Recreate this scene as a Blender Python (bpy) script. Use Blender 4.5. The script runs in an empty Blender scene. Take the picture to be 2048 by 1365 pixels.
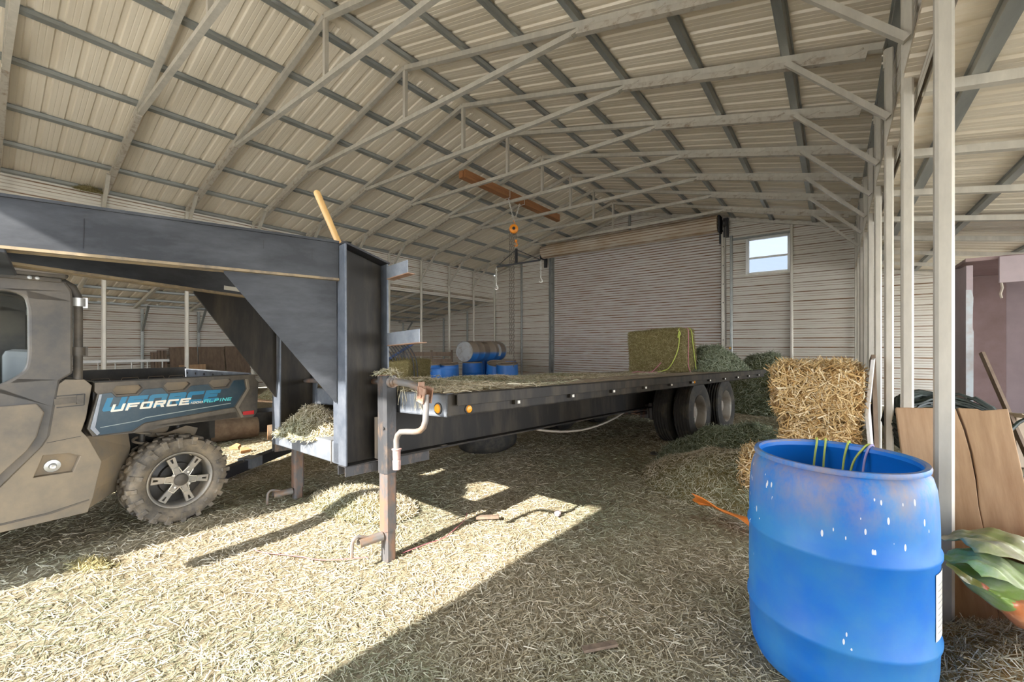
import bpy, math, random
import numpy as np
from mathutils import Vector, Matrix, Euler
from mathutils.geometry import tessellate_polygon
random.seed(7); RNG = np.random.default_rng(7)
PI = math.pi; R = math.radians
SC = bpy.context.scene; COL = SC.collection

# ------------------------------------------------------------------ helpers
class MB:
    """collects shapes, build() links them as one mesh object"""
    def __init__(s): s.v = []; s.f = []; s.m = []; s.sm = []
    def add(s, vs, fs, mi=0, smooth=False):
        o = len(s.v); s.v += [tuple(v) for v in vs]
        for f in fs: s.f.append([i + o for i in f]); s.m.append(mi); s.sm.append(smooth)
        return s
    def box(s, c, size, M=None, mi=0):
        x, y, z = [d / 2 for d in size]
        vs = [Vector((a * x, b * y, e * z)) for e in (-1, 1) for b in (-1, 1) for a in (-1, 1)]
        if M is not None: vs = [M @ v for v in vs]
        c = Vector(c); vs = [v + c for v in vs]
        return s.add(vs, [(0, 2, 3, 1), (4, 5, 7, 6), (0, 1, 5, 4), (2, 6, 7, 3), (0, 4, 6, 2), (1, 3, 7, 5)], mi)
    def bb(s, x0, x1, y0, y1, z0, z1, mi=0):
        return s.box(((x0 + x1) / 2, (y0 + y1) / 2, (z0 + z1) / 2), (abs(x1 - x0), abs(y1 - y0), abs(z1 - z0)), None, mi)
    def bar(s, p0, p1, w, h, up=(0, 0, 1), mi=0):
        p0, p1 = Vector(p0), Vector(p1); d = (p1 - p0); L = d.length; d.normalize(); up = Vector(up)
        x = d.cross(up)
        if x.length < 1e-4: x = d.cross(Vector((1, 0, 0)))
        x.normalize(); u = x.cross(d)
        M = Matrix((x, d, u)).transposed()
        return s.box((p0 + p1) / 2, (w, L, h), M, mi)
    def tube(s, pts, r, n=8, closed=False, mi=0, caps=True):
        P = [Vector(p) for p in pts]; k = len(P); rs = r if hasattr(r, '__len__') else [r] * k
        T = []
        for i in range(k):
            a = P[(i - 1) % k] if (closed or i > 0) else P[i]; b = P[(i + 1) % k] if (closed or i < k - 1) else P[i]
            t = (b - a); T.append(t.normalized() if t.length > 1e-9 else Vector((0, 0, 1)))
        ref = Vector((0, 0, 1)) if abs(T[0].z) < .9 else Vector((1, 0, 0))
        u = T[0].cross(ref).normalized(); vs = []; fs = []
        for i in range(k):
            u = (u - T[i] * u.dot(T[i])); u = u.normalized() if u.length > 1e-6 else T[i].orthogonal().normalized()
            w = T[i].cross(u)
            for j in range(n):
                a = 2 * PI * j / n; vs.append(P[i] + (u * math.cos(a) + w * math.sin(a)) * rs[i])
        for i in range(k if closed else k - 1):
            for j in range(n):
                a, b = i * n + j, i * n + (j + 1) % n; c, d = ((i + 1) % k) * n + (j + 1) % n, ((i + 1) % k) * n + j
                fs.append((a, b, c, d))
        s.add(vs, fs, mi, True)
        if caps and not closed:
            s.add(vs[:n], [tuple(range(n))[::-1]], mi); s.add(vs[-n:], [tuple(range(n))], mi)
        return s
    def lathe(s, prof, n=32, M=None, mi=0, a0=0, a1=2 * PI, closed=True, smooth=True):
        vs = []; fs = []; k = len(prof); nn = n if closed else n + 1
        for i in range(nn):
            a = a0 + (a1 - a0) * i / n
            for r, h in prof:
                v = Vector((r * math.cos(a), r * math.sin(a), h)); vs.append(M @ v if M is not None else v)
        for i in range(n):
            i2 = (i + 1) % nn
            for j in range(k - 1):
                q = (i * k + j, i2 * k + j, i2 * k + j + 1, i * k + j + 1)
                if prof[j][0] < 1e-7: q = (i * k + j, i2 * k + j + 1, i * k + j + 1)
                elif prof[j + 1][0] < 1e-7: q = (i * k + j, i2 * k + j, i * k + j + 1)
                fs.append(q)
        return s.add(vs, fs, mi, smooth)
    def prism(s, outer, d, M=None, holes=(), mi=0, d0=0.0):
        """outline in local xy, from z=d0 to d; M places it"""
        loops = [list(outer)] + [list(h) for h in holes]
        flat = [p for l in loops for p in l]
        tris = tessellate_polygon([[Vector((p[0], p[1], 0)) for p in l] for l in loops])
        n = len(flat); vs = [Vector((p[0], p[1], d0)) for p in flat] + [Vector((p[0], p[1], d)) for p in flat]
        if M is not None: vs = [M @ v for v in vs]
        fs = []
        for t in tris:
            a, b, c = [flat[i] for i in t]
            if (b[0] - a[0]) * (c[1] - a[1]) - (b[1] - a[1]) * (c[0] - a[0]) < 0: t = (t[0], t[2], t[1])
            fs.append(tuple(i + n for i in t)); fs.append((t[0], t[2], t[1]))
        o = 0
        for li, l in enumerate(loops):
            ar = sum(l[i][0] * l[(i + 1) % len(l)][1] - l[(i + 1) % len(l)][0] * l[i][1] for i in range(len(l)))
            k = len(l); fl = (ar > 0) == (li == 0)
            for i in range(k):
                a, b = o + i, o + (i + 1) % k
                fs.append((a, b, b + n, a + n) if fl else (b, a, a + n, b + n))
            o += k
        if d < d0: fs = [f[::-1] for f in fs]
        return s.add(vs, fs, mi)
    def grid(s, fn, nu, nv, mi=0, smooth=True):
        vs = [fn(i / nu, j / nv) for i in range(nu + 1) for j in range(nv + 1)]
        fs = [(i * (nv + 1) + j, (i + 1) * (nv + 1) + j, (i + 1) * (nv + 1) + j + 1, i * (nv + 1) + j + 1) for i in range(nu) for j in range(nv)]
        return s.add(vs, fs, mi, smooth)
    def build(s, name, mats, parent=None, loc=None, bevel=0, solid=0, sharp=40):
        me = bpy.data.meshes.new(name); me.from_pydata(s.v, [], s.f)
        for m in (mats if isinstance(mats, (list, tuple)) else [mats]): me.materials.append(m)
        me.polygons.foreach_set('material_index', s.m); me.polygons.foreach_set('use_smooth', s.sm); me.update()
        if any(s.sm): me.set_sharp_from_angle(angle=R(sharp))
        o = bpy.data.objects.new(name, me); COL.objects.link(o)
        if parent is not None: o.parent = parent
        if loc is not None: o.location = loc
        if solid:
            q = o.modifiers.new('s', 'SOLIDIFY'); q.thickness = solid; q.offset = 0
        if bevel:
            q = o.modifiers.new('b', 'BEVEL'); q.width = bevel; q.segments = 2; q.limit_method = 'ANGLE'; q.angle_limit = R(50)
        return o

def tag(o, label=None, cat=None, group=None, kind=None):
    if label: o['label'] = label
    if cat: o['category'] = cat
    if group: o['group'] = group
    if kind: o['kind'] = kind
    return o
def thing(name, label, cat, loc=(0, 0, 0), rot=(0, 0, 0), group=None):
    o = bpy.data.objects.new(name, None); COL.objects.link(o); o.location = loc; o.rotation_euler = rot; o.empty_display_size = .1
    return tag(o, label, cat, group)
def dup(root, loc, rot, label, group=None):
    r = root.copy(); COL.objects.link(r); r.location = loc; r.rotation_euler = rot; r['label'] = label
    if group: r['group'] = group
    def rec(a, b):
        for ch in list(a.children):
            c = ch.copy(); COL.objects.link(c); c.parent = b; rec(ch, c)
    rec(root, r)
    return r
def np_mesh(name, V, F, mats, mi=None, smooth=None, parent=None):
    """V (n,3), F (m,4) quads"""
    me = bpy.data.meshes.new(name); n, m = len(V), len(F)
    me.vertices.add(n); me.vertices.foreach_set('co', np.asarray(V, np.float32).ravel())
    me.loops.add(m * 4); me.loops.foreach_set('vertex_index', np.asarray(F, np.int32).ravel())
    me.polygons.add(m); me.polygons.foreach_set('loop_start', np.arange(0, 4 * m, 4, dtype=np.int32))
    for q in (mats if isinstance(mats, (list, tuple)) else [mats]): me.materials.append(q)
    if mi is not None: me.polygons.foreach_set('material_index', np.asarray(mi, np.int32))
    if smooth is not None: me.polygons.foreach_set('use_smooth', np.asarray(smooth, bool))
    me.update(calc_edges=True); me.validate()
    o = bpy.data.objects.new(name, me); COL.objects.link(o)
    if parent is not None: o.parent = parent
    return o
def unit(a): return a / np.maximum(np.linalg.norm(a, axis=1, keepdims=True), 1e-9)
def blades(P, N, L, W, tilt=.18, D=None, lift=.3):
    """bent straw blades lying roughly along a surface with normals N"""
    n = len(P); N = unit(np.asarray(N, float))
    if D is None: D = RNG.normal(size=(n, 3))
    D = unit(D - N * (D * N).sum(1, keepdims=True)); D = unit(D + N * RNG.normal(0, tilt, (n, 1)))
    S = unit(np.cross(D, N + RNG.normal(0, .5, (n, 3))))
    L = np.asarray(L).reshape(-1, 1) * np.ones((n, 1)); W = np.asarray(W).reshape(-1, 1) * np.ones((n, 1))
    C = P + N * (RNG.random((n, 1)) * lift * .02)
    B = np.cross(S, D) * L * RNG.normal(0, .07, (n, 1))
    V = np.stack([C - D * L / 2 - S * W / 2, C - D * L / 2 + S * W / 2, C + B - S * W / 2, C + B + S * W / 2, C + D * L / 2 - S * W / 2, C + D * L / 2 + S * W / 2], 1).reshape(-1, 3)
    b = (np.arange(n) * 6)[:, None]
    F = np.concatenate([b + np.array([[0, 1, 3, 2]]), b + np.array([[2, 3, 5, 4]])])
    return V, F
def vnoise(x, y, f, seed=0):
    """cheap smooth 2d noise"""
    r = np.random.default_rng(seed); out = 0
    for k in range(5):
        a, b, p = r.uniform(.6, 1.6) * f, r.uniform(0, 2 * PI), r.uniform(0, 6.28)
        out = out + np.sin(x * a * math.cos(b) + y * a * math.sin(b) + p)
    return out / 5

# ------------------------------------------------------------------ materials
def nodes(name):
    m = bpy.data.materials.new(name); m.use_nodes = True; nt = m.node_tree; nt.nodes.clear()
    o = nt.nodes.new('ShaderNodeOutputMaterial'); b = nt.nodes.new('ShaderNodeBsdfPrincipled'); nt.links.new(b.outputs[0], o.inputs[0])
    return m, nt, b
def tex(nt, kind, scale=5, coord='Object', stretch=None, **kw):
    tc = nt.nodes.new('ShaderNodeTexCoord'); t = nt.nodes.new('ShaderNodeTex' + kind)
    src = tc.outputs[coord]
    if stretch:
        mp = nt.nodes.new('ShaderNodeMapping'); mp.inputs['Scale'].default_value = stretch; nt.links.new(src, mp.inputs[0]); src = mp.outputs[0]
    nt.links.new(src, t.inputs['Vector'])
    if 'Scale' in t.inputs: t.inputs['Scale'].default_value = scale
    for k, v in kw.items():
        if k in t.inputs: t.inputs[k].default_value = v
    return t
def ramp(nt, fac, stops):
    r = nt.nodes.new('ShaderNodeValToRGB'); e = r.color_ramp.elements
    while len(e) < len(stops): e.new(.5)
    for x, (p, c) in zip(e, stops): x.position = p; x.color = (*c, 1) if len(c) == 3 else c
    nt.links.new(fac, r.inputs[0]); return r
def mix(nt, fac, a, b):
    m = nt.nodes.new('ShaderNodeMix'); m.data_type = 'RGBA'
    for i, v in ((0, fac), (6, a), (7, b)):
        if isinstance(v, bpy.types.NodeSocket): nt.links.new(v, m.inputs[i])
        elif i == 0: m.inputs[0].default_value = v
        else: m.inputs[i].default_value = (*v, 1)
    return m.outputs[2]
def bump(nt, b, h, s=.3, d=.01):
    n = nt.nodes.new('ShaderNodeBump'); n.inputs['Strength'].default_value = s; n.inputs['Distance'].default_value = d
    nt.links.new(h, n.inputs['Height']); nt.links.new(n.outputs[0], b.inputs['Normal'])
def mat(name, c, rough=.6, metal=0, c2=None, scale=6, lo=.4, hi=.65, stretch=None, bs=0, bscale=60, bd=.004, spec=None, detail=6):
    m, nt, b = nodes(name); b.inputs['Roughness'].default_value = rough; b.inputs['Metallic'].default_value = metal
    b.inputs['Base Color'].default_value = (*c, 1)
    if spec is not None: b.inputs['Specular IOR Level'].default_value = spec
    if c2:
        t = tex(nt, 'Noise', scale, stretch=stretch, Detail=detail, Roughness=.65)
        r = ramp(nt, t.outputs['Fac'], [(lo, c), (hi, c2)]); nt.links.new(r.outputs[0], b.inputs['Base Color'])
    if bs:
        t = tex(nt, 'Noise', bscale, stretch=stretch, Detail=3); bump(nt, b, t.outputs['Fac'], bs, bd)
    return m
def emission_free_glass(name, c=(.9, .95, 1), rough=.02, alpha=.35):
    m, nt, b = nodes(name); b.inputs['Base Color'].default_value = (*c, 1); b.inputs['Roughness'].default_value = rough
    b.inputs['Transmission Weight'].default_value = 1; b.inputs['IOR'].default_value = 1.02; b.inputs['Alpha'].default_value = alpha
    return m

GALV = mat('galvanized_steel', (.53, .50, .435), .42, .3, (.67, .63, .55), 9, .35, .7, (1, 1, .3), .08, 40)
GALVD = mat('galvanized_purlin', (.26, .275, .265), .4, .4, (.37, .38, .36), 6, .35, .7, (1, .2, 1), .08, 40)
GALVW = mat('welded_steel', (.56, .52, .45), .5, .3, (.30, .22, .15), 11, .5, .72, None, .15, 50)
STEEL = mat('mill_scale_steel', (.034, .037, .043), .5, .1, (.085, .090, .10), 6, .40, .74, (1, .25, 1), .12, 35, spec=.4)
FLANGE = mat('sky_lit_flange_steel', (.10, .115, .14), .45, .35, (.17, .185, .21), 9, .4, .7, None, .1, 40)  # same steel in a paler blue, sky light put into the flange colour
TANE = mat('dusty_steel_edge', (.30, .23, .14), .8, .1, (.16, .13, .10), 9, .45, .65)
STEELB = mat('beam_steel_dusty', (.020, .0175, .015), .55, .1, (.075, .06, .042), 5, .44, .74, (1, 1, .2), .12, 30, spec=.35)
PLATE = mat('raw_plate', (.22, .24, .27), .5, .5, (.33, .35, .38), 8, .4, .65, None, .1, 40)
RUSTY = mat('rusty_jack', (.22, .125, .08), .65, .15, (.115, .108, .105), 10, .40, .54, (1, 1, .45), .35, 60)
JACKD = mat('worn_black_jack', (.065, .065, .068), .5, .3, (.19, .13, .09), 9, .52, .68, (1, 1, .5), .3, 60)
PIPE = mat('worn_pipe', (.22, .205, .19), .5, .3, (.30, .19, .12), 12, .48, .68)
RUST = mat('rust', (.30, .16, .10), .75, .1, (.42, .28, .2), 20, .4, .65, None, .4, 80)
PINK = mat('red_primer_grip', (.38, .22, .19), .7, 0, (.48, .34, .3), 14)
TIRE = mat('tire_rubber', (.03, .028, .025), .75, 0, (.10, .085, .06), 5, .5, .75, None, .2, 90)
TIREU = mat('dusty_tire', (.10, .09, .078), .85, 0, (.29, .235, .165), 7, .38, .68, None, .25, 90)
RIM = mat('trailer_rim', (.33, .30, .26), .5, .4, (.2, .16, .12), 6, .45, .7)
RIMU = mat('dusty_alloy', (.26, .25, .23), .5, .3, (.42, .36, .28), 8, .4, .65)
MACH = mat('machined_edge', (.75, .70, .60), .4, .5)
UTVP = mat('dusty_plastic', (.085, .08, .076), .58, 0, (.18, .15, .115), 2.6, .42, .72, None, .08, 160, .002)
UTVQ = mat('dustier_plastic', (.15, .13, .105), .65, 0, (.27, .215, .145), 2.8, .36, .66, None, .08, 160, .002)
UTVD = mat('dusty_dark_plastic', (.065, .058, .05), .6, 0, (.17, .14, .105), 4, .40, .70, None, .08, 140, .002)
DUST = mat('brown_dust_plastic', (.30, .23, .15), .8, 0, (.22, .19, .15), 5, .4, .65)
BLACKP = mat('black_plastic', (.025, .024, .022), .5, 0, (.06, .052, .042), 5)
BEDB = mat('blue_bed_panel', (.014, .042, .066), .35, .1, (.065, .085, .09), 3.5, .42, .74, None, .05, 120, .001)
WHITE = mat('decal_white', (.80, .76, .66), .5)
CYAN = mat('decal_blue', (.008, .17, .33), .45, 0, (.04, .20, .32), 5)
TEAL = mat('decal_teal', (.10, .60, .62), .45)
REDL = mat('red_reflector', (.55, .03, .03), .25)
AMBER = mat('amber_lens', (.95, .36, .02), .3)
WOOD = mat('pine_plank', (.50, .33, .19), .7, 0, (.36, .21, .11), 4, .35, .68, (6, 6, .6), .15, 60)
WOODD = mat('old_grey_wood', (.23, .165, .115), .85, 0, (.15, .105, .075), 5, .35, .68, (4, 4, .6), .25, 50)
WOODR = mat('red_brown_timber', (.36, .16, .06), .7, 0, (.24, .10, .04), 5, .35, .7, (8, .6, 8), .2, 50)
WOODH = mat('tool_handle_wood', (.72, .46, .19), .5, 0, (.62, .37, .14), 6, .4, .65, (6, 6, .5))
DECK = mat('weathered_deck', (.34, .27, .20), .85, 0, (.22, .17, .12), 4, .35, .68, (7, .5, 1), .25, 60)
BARK = mat('bark', (.11, .07, .04), .9, 0, (.18, .125, .075), 7, .4, .65, None, .6, 30)
CUTW = mat('cut_wood', (.50, .26, .12), .8, 0, (.40, .19, .08), 9)
BLUED = mat('blue_drum_dusty', (.02, .16, .55), .4, 0, (.03, .19, .58), 6)
DRUMC = mat('white_lid', (.40, .41, .42), .6, 0, (.28, .24, .2), 6, .5, .7)
DUSTY = mat('dust_layer', (.24, .195, .15), .9, 0, (.30, .25, .19), 9)
ORANGE = mat('orange_paint', (.90, .30, .02), .4)
ORANGEP = mat('orange_plastic', (.82, .24, .03), .45, 0, (.70, .22, .05), 8)
CHAIN = mat('grey_chain', (.22, .20, .17), .5, .6)
CHAINW = mat('zinc_chain', (.72, .70, .66), .4, .5)
IRON = mat('dark_iron', (.04, .04, .045), .5, .4)
HOSE = mat('black_poly_pipe', (.015, .022, .018), .45, 0, (.03, .045, .035), 6)
PINKF = mat('pink_foam', (.46, .375, .395), .8, 0, (.38, .315, .33), 2.5, .35, .7)
PINKD = mat('stained_pink_foam', (.36, .26, .26), .85, 0, (.27, .19, .18), 2.5, .35, .7)
WPANEL = mat('white_panel', (.72, .71, .69), .5, 0, (.6, .58, .54), 6)
BLUEB = mat('blue_bar', (.03, .06, .16), .5, .2)
TWY = mat('yellow_twine', (.52, .60, .12), .7)
TWV = mat('lavender_twine', (.42, .36, .58), .7)
TWP = mat('pink_twine', (.62, .22, .30), .7)
TWR = mat('red_twine', (.42, .14, .15), .7)
GLASSU = emission_free_glass('cab_glass', (.78, .86, .84), .05, .6)
def pane(name, c):
    m = bpy.data.materials.new(name); m.use_nodes = True; nt = m.node_tree; nt.nodes.clear()
    o = nt.nodes.new('ShaderNodeOutputMaterial'); a = nt.nodes.new('ShaderNodeBsdfTransparent'); g = nt.nodes.new('ShaderNodeBsdfGlossy'); x = nt.nodes.new('ShaderNodeMixShader')
    a.inputs[0].default_value = (*c, 1); g.inputs[1].default_value = .05; x.inputs[0].default_value = .04; nt.links.new(a.outputs[0], x.inputs[1]); nt.links.new(g.outputs[0], x.inputs[2]); nt.links.new(x.outputs[0], o.inputs[0]); return m
GLASSW = pane('sky_dimming_pane', (.100, .108, .120)); GLASSL = pane('dusty_sky_dimming_pane', (.075, .087, .103))  # dark tint added so the sky behind the panes does not burn out
SEAT = mat('cab_interior', (.26, .26, .26), .8)
CABLE = mat('grey_cable', (.42, .36, .30), .7)
ALU = mat('aluminium', (.60, .60, .58), .4, .6)

def roof_mat():
    m, nt, b = nodes('beige_roof_sheet'); b.inputs['Roughness'].default_value = .42; b.inputs['Specular IOR Level'].default_value = .55
    t = tex(nt, 'Noise', 3, stretch=(.25, 9, 1), Detail=5)
    r = ramp(nt, t.outputs['Fac'], [(.3, (.715, .635, .51)), (.7, (.77, .695, .575))]); nt.links.new(r.outputs[0], b.inputs['Base Color'])
    return m
ROOF = roof_mat()
def wall_mat(name, base, base2, pitch, lines, dust=(.21, .115, .055), off=0.0):
    """painted sheet, brown dust lying on every rib ledge"""
    m, nt, b = nodes(name); b.inputs['Roughness'].default_value = .48
    tc = nt.nodes.new('ShaderNodeTexCoord'); sp = nt.nodes.new('ShaderNodeSeparateXYZ'); nt.links.new(tc.outputs['Object'], sp.inputs[0])
    def mth(op, a, bb):
        n = nt.nodes.new('ShaderNodeMath'); n.operation = op
        for i, v in ((0, a), (1, bb)):
            if v is None: continue
            if isinstance(v, bpy.types.NodeSocket): nt.links.new(v, n.inputs[i])
            else: n.inputs[i].default_value = v
        return n.outputs[0]
    fr = mth('FRACT', mth('DIVIDE', mth('ADD', sp.outputs['Z'], off), pitch), None)
    tot = None
    nz = tex(nt, 'Noise', 2.2, stretch=(1, 1, 14), Detail=5, Roughness=.7)
    for c, w, s in lines:
        d = mth('ABSOLUTE', mth('SUBTRACT', fr, c), None)
        l = mth('MULTIPLY', mth('SUBTRACT', 1, mth('MINIMUM', mth('DIVIDE', d, w), 1)), s)
        tot = l if tot is None else mth('MAXIMUM', tot, l)
    nr = ramp(nt, nz.outputs['Fac'], [(.36, (.3, .3, .3)), (.56, (1, 1, 1))])
    f = mth('MULTIPLY', mth('MINIMUM', mth('MULTIPLY', tot, 1.7), 1), nr.outputs[0])
    n2 = tex(nt, 'Noise', 1.3, Detail=5); r2 = ramp(nt, n2.outputs['Fac'], [(.35, base), (.7, base2)])
    nt.links.new(mix(nt, f, r2.outputs[0], dust), b.inputs['Base Color'])
    return m
PIT = .2286
WALL = wall_mat('cream_wall_sheet', (.66, .625, .555), (.72, .69, .63), PIT, [(.70, .085, 1.0), (.20, .045, .6), (.43, .045, .6)], (.23, .115, .045))
DOORM = wall_mat('roll_door_slats', (.64, .62, .58), (.71, .70, .67), .0762, [(.30, .24, 1.0)], (.24, .12, .045))
DRUMM = wall_mat('roll_door_coil', (.66, .60, .50), (.50, .38, .25), .0762, [(.3, .30, .6)], (.27, .14, .06))

def straw_mat(name, stops, stops2=None, scale=.9, rough=.75):
    m, nt, b = nodes(name); b.inputs['Roughness'].default_value = rough; b.inputs['Specular IOR Level'].default_value = .25
    g = nt.nodes.new('ShaderNodeNewGeometry'); r1 = ramp(nt, g.outputs['Random Per Island'], stops)
    c = r1.outputs[0]
    if stops2:
        r2 = ramp(nt, g.outputs['Random Per Island'], stops2); t = tex(nt, 'Noise', scale, Detail=4)
        f = ramp(nt, t.outputs['Fac'], [(.42, (0, 0, 0)), (.6, (1, 1, 1))]); c = mix(nt, f.outputs[0], c, r2.outputs[0])
    nt.links.new(c, b.inputs['Base Color']); return m
def hay_base(name, a, bcol, c, scale=28):
    m, nt, b = nodes(name); b.inputs['Roughness'].default_value = .9; b.inputs['Specular IOR Level'].default_value = .1
    t = tex(nt, 'Noise', scale, stretch=(1, 1, 2), Detail=8, Roughness=.75); r = ramp(nt, t.outputs['Fac'], [(.3, a), (.5, bcol), (.7, c)])
    nt.links.new(r.outputs[0], b.inputs['Base Color']); bump(nt, b, t.outputs['Fac'], .9, .02); return m
TANS = [(0, (.30, .235, .14)), (.3, (.49, .41, .27)), (.65, (.62, .545, .39)), (1, (.75, .69, .55))]
GREENS = [(0, (.16, .16, .085)), (.35, (.32, .32, .20)), (.7, (.46, .455, .32)), (1, (.60, .575, .44))]
HAYF = straw_mat('floor_straw', TANS, GREENS, .8)
HAYFB = hay_base('floor_litter', (.15, .115, .065), (.34, .285, .185), (.50, .44, .31))
HAYG = straw_mat('green_hay', [(0, (.13, .16, .10)), (.4, (.24, .28, .18)), (.75, (.35, .39, .28)), (1, (.48, .50, .38))])
HAYGB = hay_base('green_hay_core', (.07, .08, .035), (.14, .15, .075), (.21, .21, .11))
HAYO = straw_mat('olive_hay', [(0, (.13, .10, .035)), (.35, (.25, .21, .085)), (.75, (.36, .32, .15)), (1, (.52, .44, .26))])
HAYOB = hay_base('olive_hay_core', (.13, .10, .04), (.22, .18, .08), (.30, .25, .12))
STRAW = straw_mat('gold_straw', [(0, (.42, .25, .09)), (.3, (.62, .42, .18)), (.7, (.76, .57, .30)), (1, (.90, .78, .55))])
STRAWB = hay_base('gold_straw_core', (.22, .12, .04), (.40, .25, .10), (.56, .39, .18))

# ------------------------------------------------------------------ building frame numbers
XR, ZR, SL = -5.012, 5.417, .248
XL, XP = -10.42, .394
YK = lambda k: .277 + 1.2185 * k
BACK = 12.50; FRONT = -2.16
EZ = lambda dx: ZR - SL * abs(dx)
TUBE = .064

# ------------------------------------------------------------------ light, world, camera
w = bpy.data.worlds.new('sky'); SC.world = w; w.use_nodes = True; nt = w.node_tree; nt.nodes.clear()
wo = nt.nodes.new('ShaderNodeOutputWorld'); bg = nt.nodes.new('ShaderNodeBackground'); nt.links.new(bg.outputs[0], wo.inputs[0])
tc = nt.nodes.new('ShaderNodeTexCoord'); sx = nt.nodes.new('ShaderNodeSeparateXYZ'); nt.links.new(tc.outputs['Generated'], sx.inputs[0])
rp = ramp(nt, sx.outputs['Z'], [(0, (.93, .94, .95)), (.25, (.80, .88, 1.0)), (1, (.55, .72, 1.0))]); nt.links.new(rp.outputs[0], bg.inputs[0])
bg.inputs[1].default_value = 9.0
sl = bpy.data.lights.new('sun', 'SUN'); sl.energy = 16.0; sl.angle = R(.55); sl.color = (1, .955, .89)
so = bpy.data.objects.new('sun', sl); COL.objects.link(so); so.location = (-4, -12, 9)
so.rotation_euler = Vector((.045, 1, -.63)).to_track_quat('-Z', 'Y').to_euler()
cd = bpy.data.cameras.new('camera'); co = bpy.data.objects.new('camera', cd); COL.objects.link(co); SC.camera = co
co.location = (0, 0, 1.32); co.rotation_euler = (R(90), 0, R(37.59)); cd.sensor_width = 36; cd.lens = 838.2 / 2048 * 36; cd.shift_y = 11.3 / 2048
cd.clip_start = .05; cd.clip_end = 300
SC.view_settings.view_transform = 'Standard'; SC.view_settings.look = 'None'; SC.view_settings.gamma = 1; SC.view_settings.use_curve_mapping = False
SC.view_settings.exposure = 0.28
SC.cycles.max_bounces = 10; SC.cycles.diffuse_bounces = 6; SC.cycles.use_denoising = True
#@@PARTS@@
# ------------------------------------------------------------------ sheets
def structure(o): o['kind'] = 'structure'; return o
def rib_profile(a0, a1, depth=.019):
    """(position, offset) along a ribbed sheet"""
    out = []; k0 = math.floor(a0 / PIT)
    a = k0 * PIT
    while a < a1:
        for f, d in ((0, 0), (.18, 0), (.195, .12), (.225, .12), (.24, 0), (.40, 0), (.415, .12), (.445, .12), (.46, 0), (.68, 0), (.74, 1), (.93, 1), (.99, 0)):
            out.append((a + f * PIT, d * depth))
        a += PIT
    return [p for p in out if a0 <= p[0] <= a1]
def roof_sheet(mb, xa, za, xb, zb, y0, y1):
    d = Vector((xb - xa, 0, zb - za)); n = Vector((-d.z, 0, d.x)).normalized()
    if n.z < 0: n = -n
    pr = rib_profile(y0, y1); vs = []
    for y, o in pr: vs += [Vector((xa, y, za)) + n * o, Vector((xb, y, zb)) + n * o]
    fs = [(2 * i, 2 * i + 1, 2 * i + 3, 2 * i + 2) for i in range(len(pr) - 1)]
    mb.add(vs, fs)
    t = Vector((0, 0, .035))
    mb.add([Vector((xa, y0, za)) + t, Vector((xb, y0, zb)) + t, Vector((xb, y1, zb)) + t, Vector((xa, y1, za)) + t], [(0, 1, 2, 3)])
def wall_sheet(mb, axis, pos, z0, z1, span, outward, prof=None):
    """horizontal-rib sheet. axis 'y': wall in plane Y=pos, span(z)->(x0,x1); axis 'x' likewise. Has a flat outer skin as well."""
    pr = prof(z0, z1) if prof else rib_profile(z0, z1)
    pr = [(z0, pr[0][1])] + pr + [(z1, pr[-1][1])]; vs = []
    for z, o in pr:
        a, b = span(z)
        for s in (a, b): vs.append((s, pos + o * outward, z) if axis == 'y' else (pos + o * outward, s, z))
    fs = [(2 * i, 2 * i + 1, 2 * i + 3, 2 * i + 2) for i in range(len(pr) - 1)]
    mb.add(vs, fs)
    t = .03 * outward; (a, b), (c, d) = span(z0), span(z1)
    q = [(a, z0), (b, z0), (d, z1), (c, z1)]
    mb.add([(s, pos + t, z) if axis == 'y' else (pos + t, s, z) for s, z in q], [(0, 1, 2, 3)])
RO = .085   # sheet above rafter centre line
Y1 = BACK + .15
# ---- floor and the yard in front
def hfloor(x, y):
    h = .016 * vnoise(x, y, 2.6, 1) + .010 * vnoise(x, y, 7, 2) - .012
    h = h + .125 * np.exp(-(((x + 1.5) / .95) ** 2 + ((y - 5.9) / 1.1) ** 2))
    h = h + .06 * np.exp(-(((x + 3.1) / .5) ** 2 + ((y - 2.0) / .3) ** 2))
    h = h + .05 * np.exp(-(((x + 3.75) / .30) ** 2 + ((y - .9) / .5) ** 2)) 
    return h
def heightfield(x0, x1, y0, y1, nx, ny, fn):
    X, Y = np.meshgrid(np.linspace(x0, x1, nx), np.linspace(y0, y1, ny), indexing='ij')
    V = np.stack([X, Y, fn(X, Y)], -1).reshape(-1, 3); i = np.arange(nx * ny).reshape(nx, ny)
    F = np.stack([i[:-1, :-1], i[1:, :-1], i[1:, 1:], i[:-1, 1:]], -1).reshape(-1, 4)
    return V, F
V, F = heightfield(-15.2, 5.2, FRONT - .1, BACK + .1, 300, 220, hfloor)
fl = structure(np_mesh('floor', V, F, HAYFB, smooth=np.ones(len(F), bool)))
def fnorm(x, y, fn=hfloor, e=.02):
    return np.stack([-(fn(x + e, y) - fn(x - e, y)) / (2 * e), -(fn(x, y + e) - fn(x, y - e)) / (2 * e), np.ones_like(x)], -1)
n = 240000
r = .75 + 9.5 * RNG.random(n) ** 1.15; a = R(90 + 37.6) + R(62) * (2 * RNG.random(n) - 1)
x, y = r * np.cos(a), r * np.sin(a); k = (x > -14.6) & (x < .9) & (y > -1.9) & (y < BACK - .1); x, y, r = x[k], y[k], r[k]
P = np.stack([x, y, hfloor(x, y) + .002], -1)
V, F = blades(P, fnorm(x, y), RNG.uniform(.015, .075, len(x)) * (1 + .05 * r), RNG.uniform(.0009, .0029, len(x)) * (1 + .16 * r), .22)
tag(np_mesh('loose_straw', V, F, HAYF), 'loose pale straw and hay littered over the whole barn floor', 'straw', kind='stuff')
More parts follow.
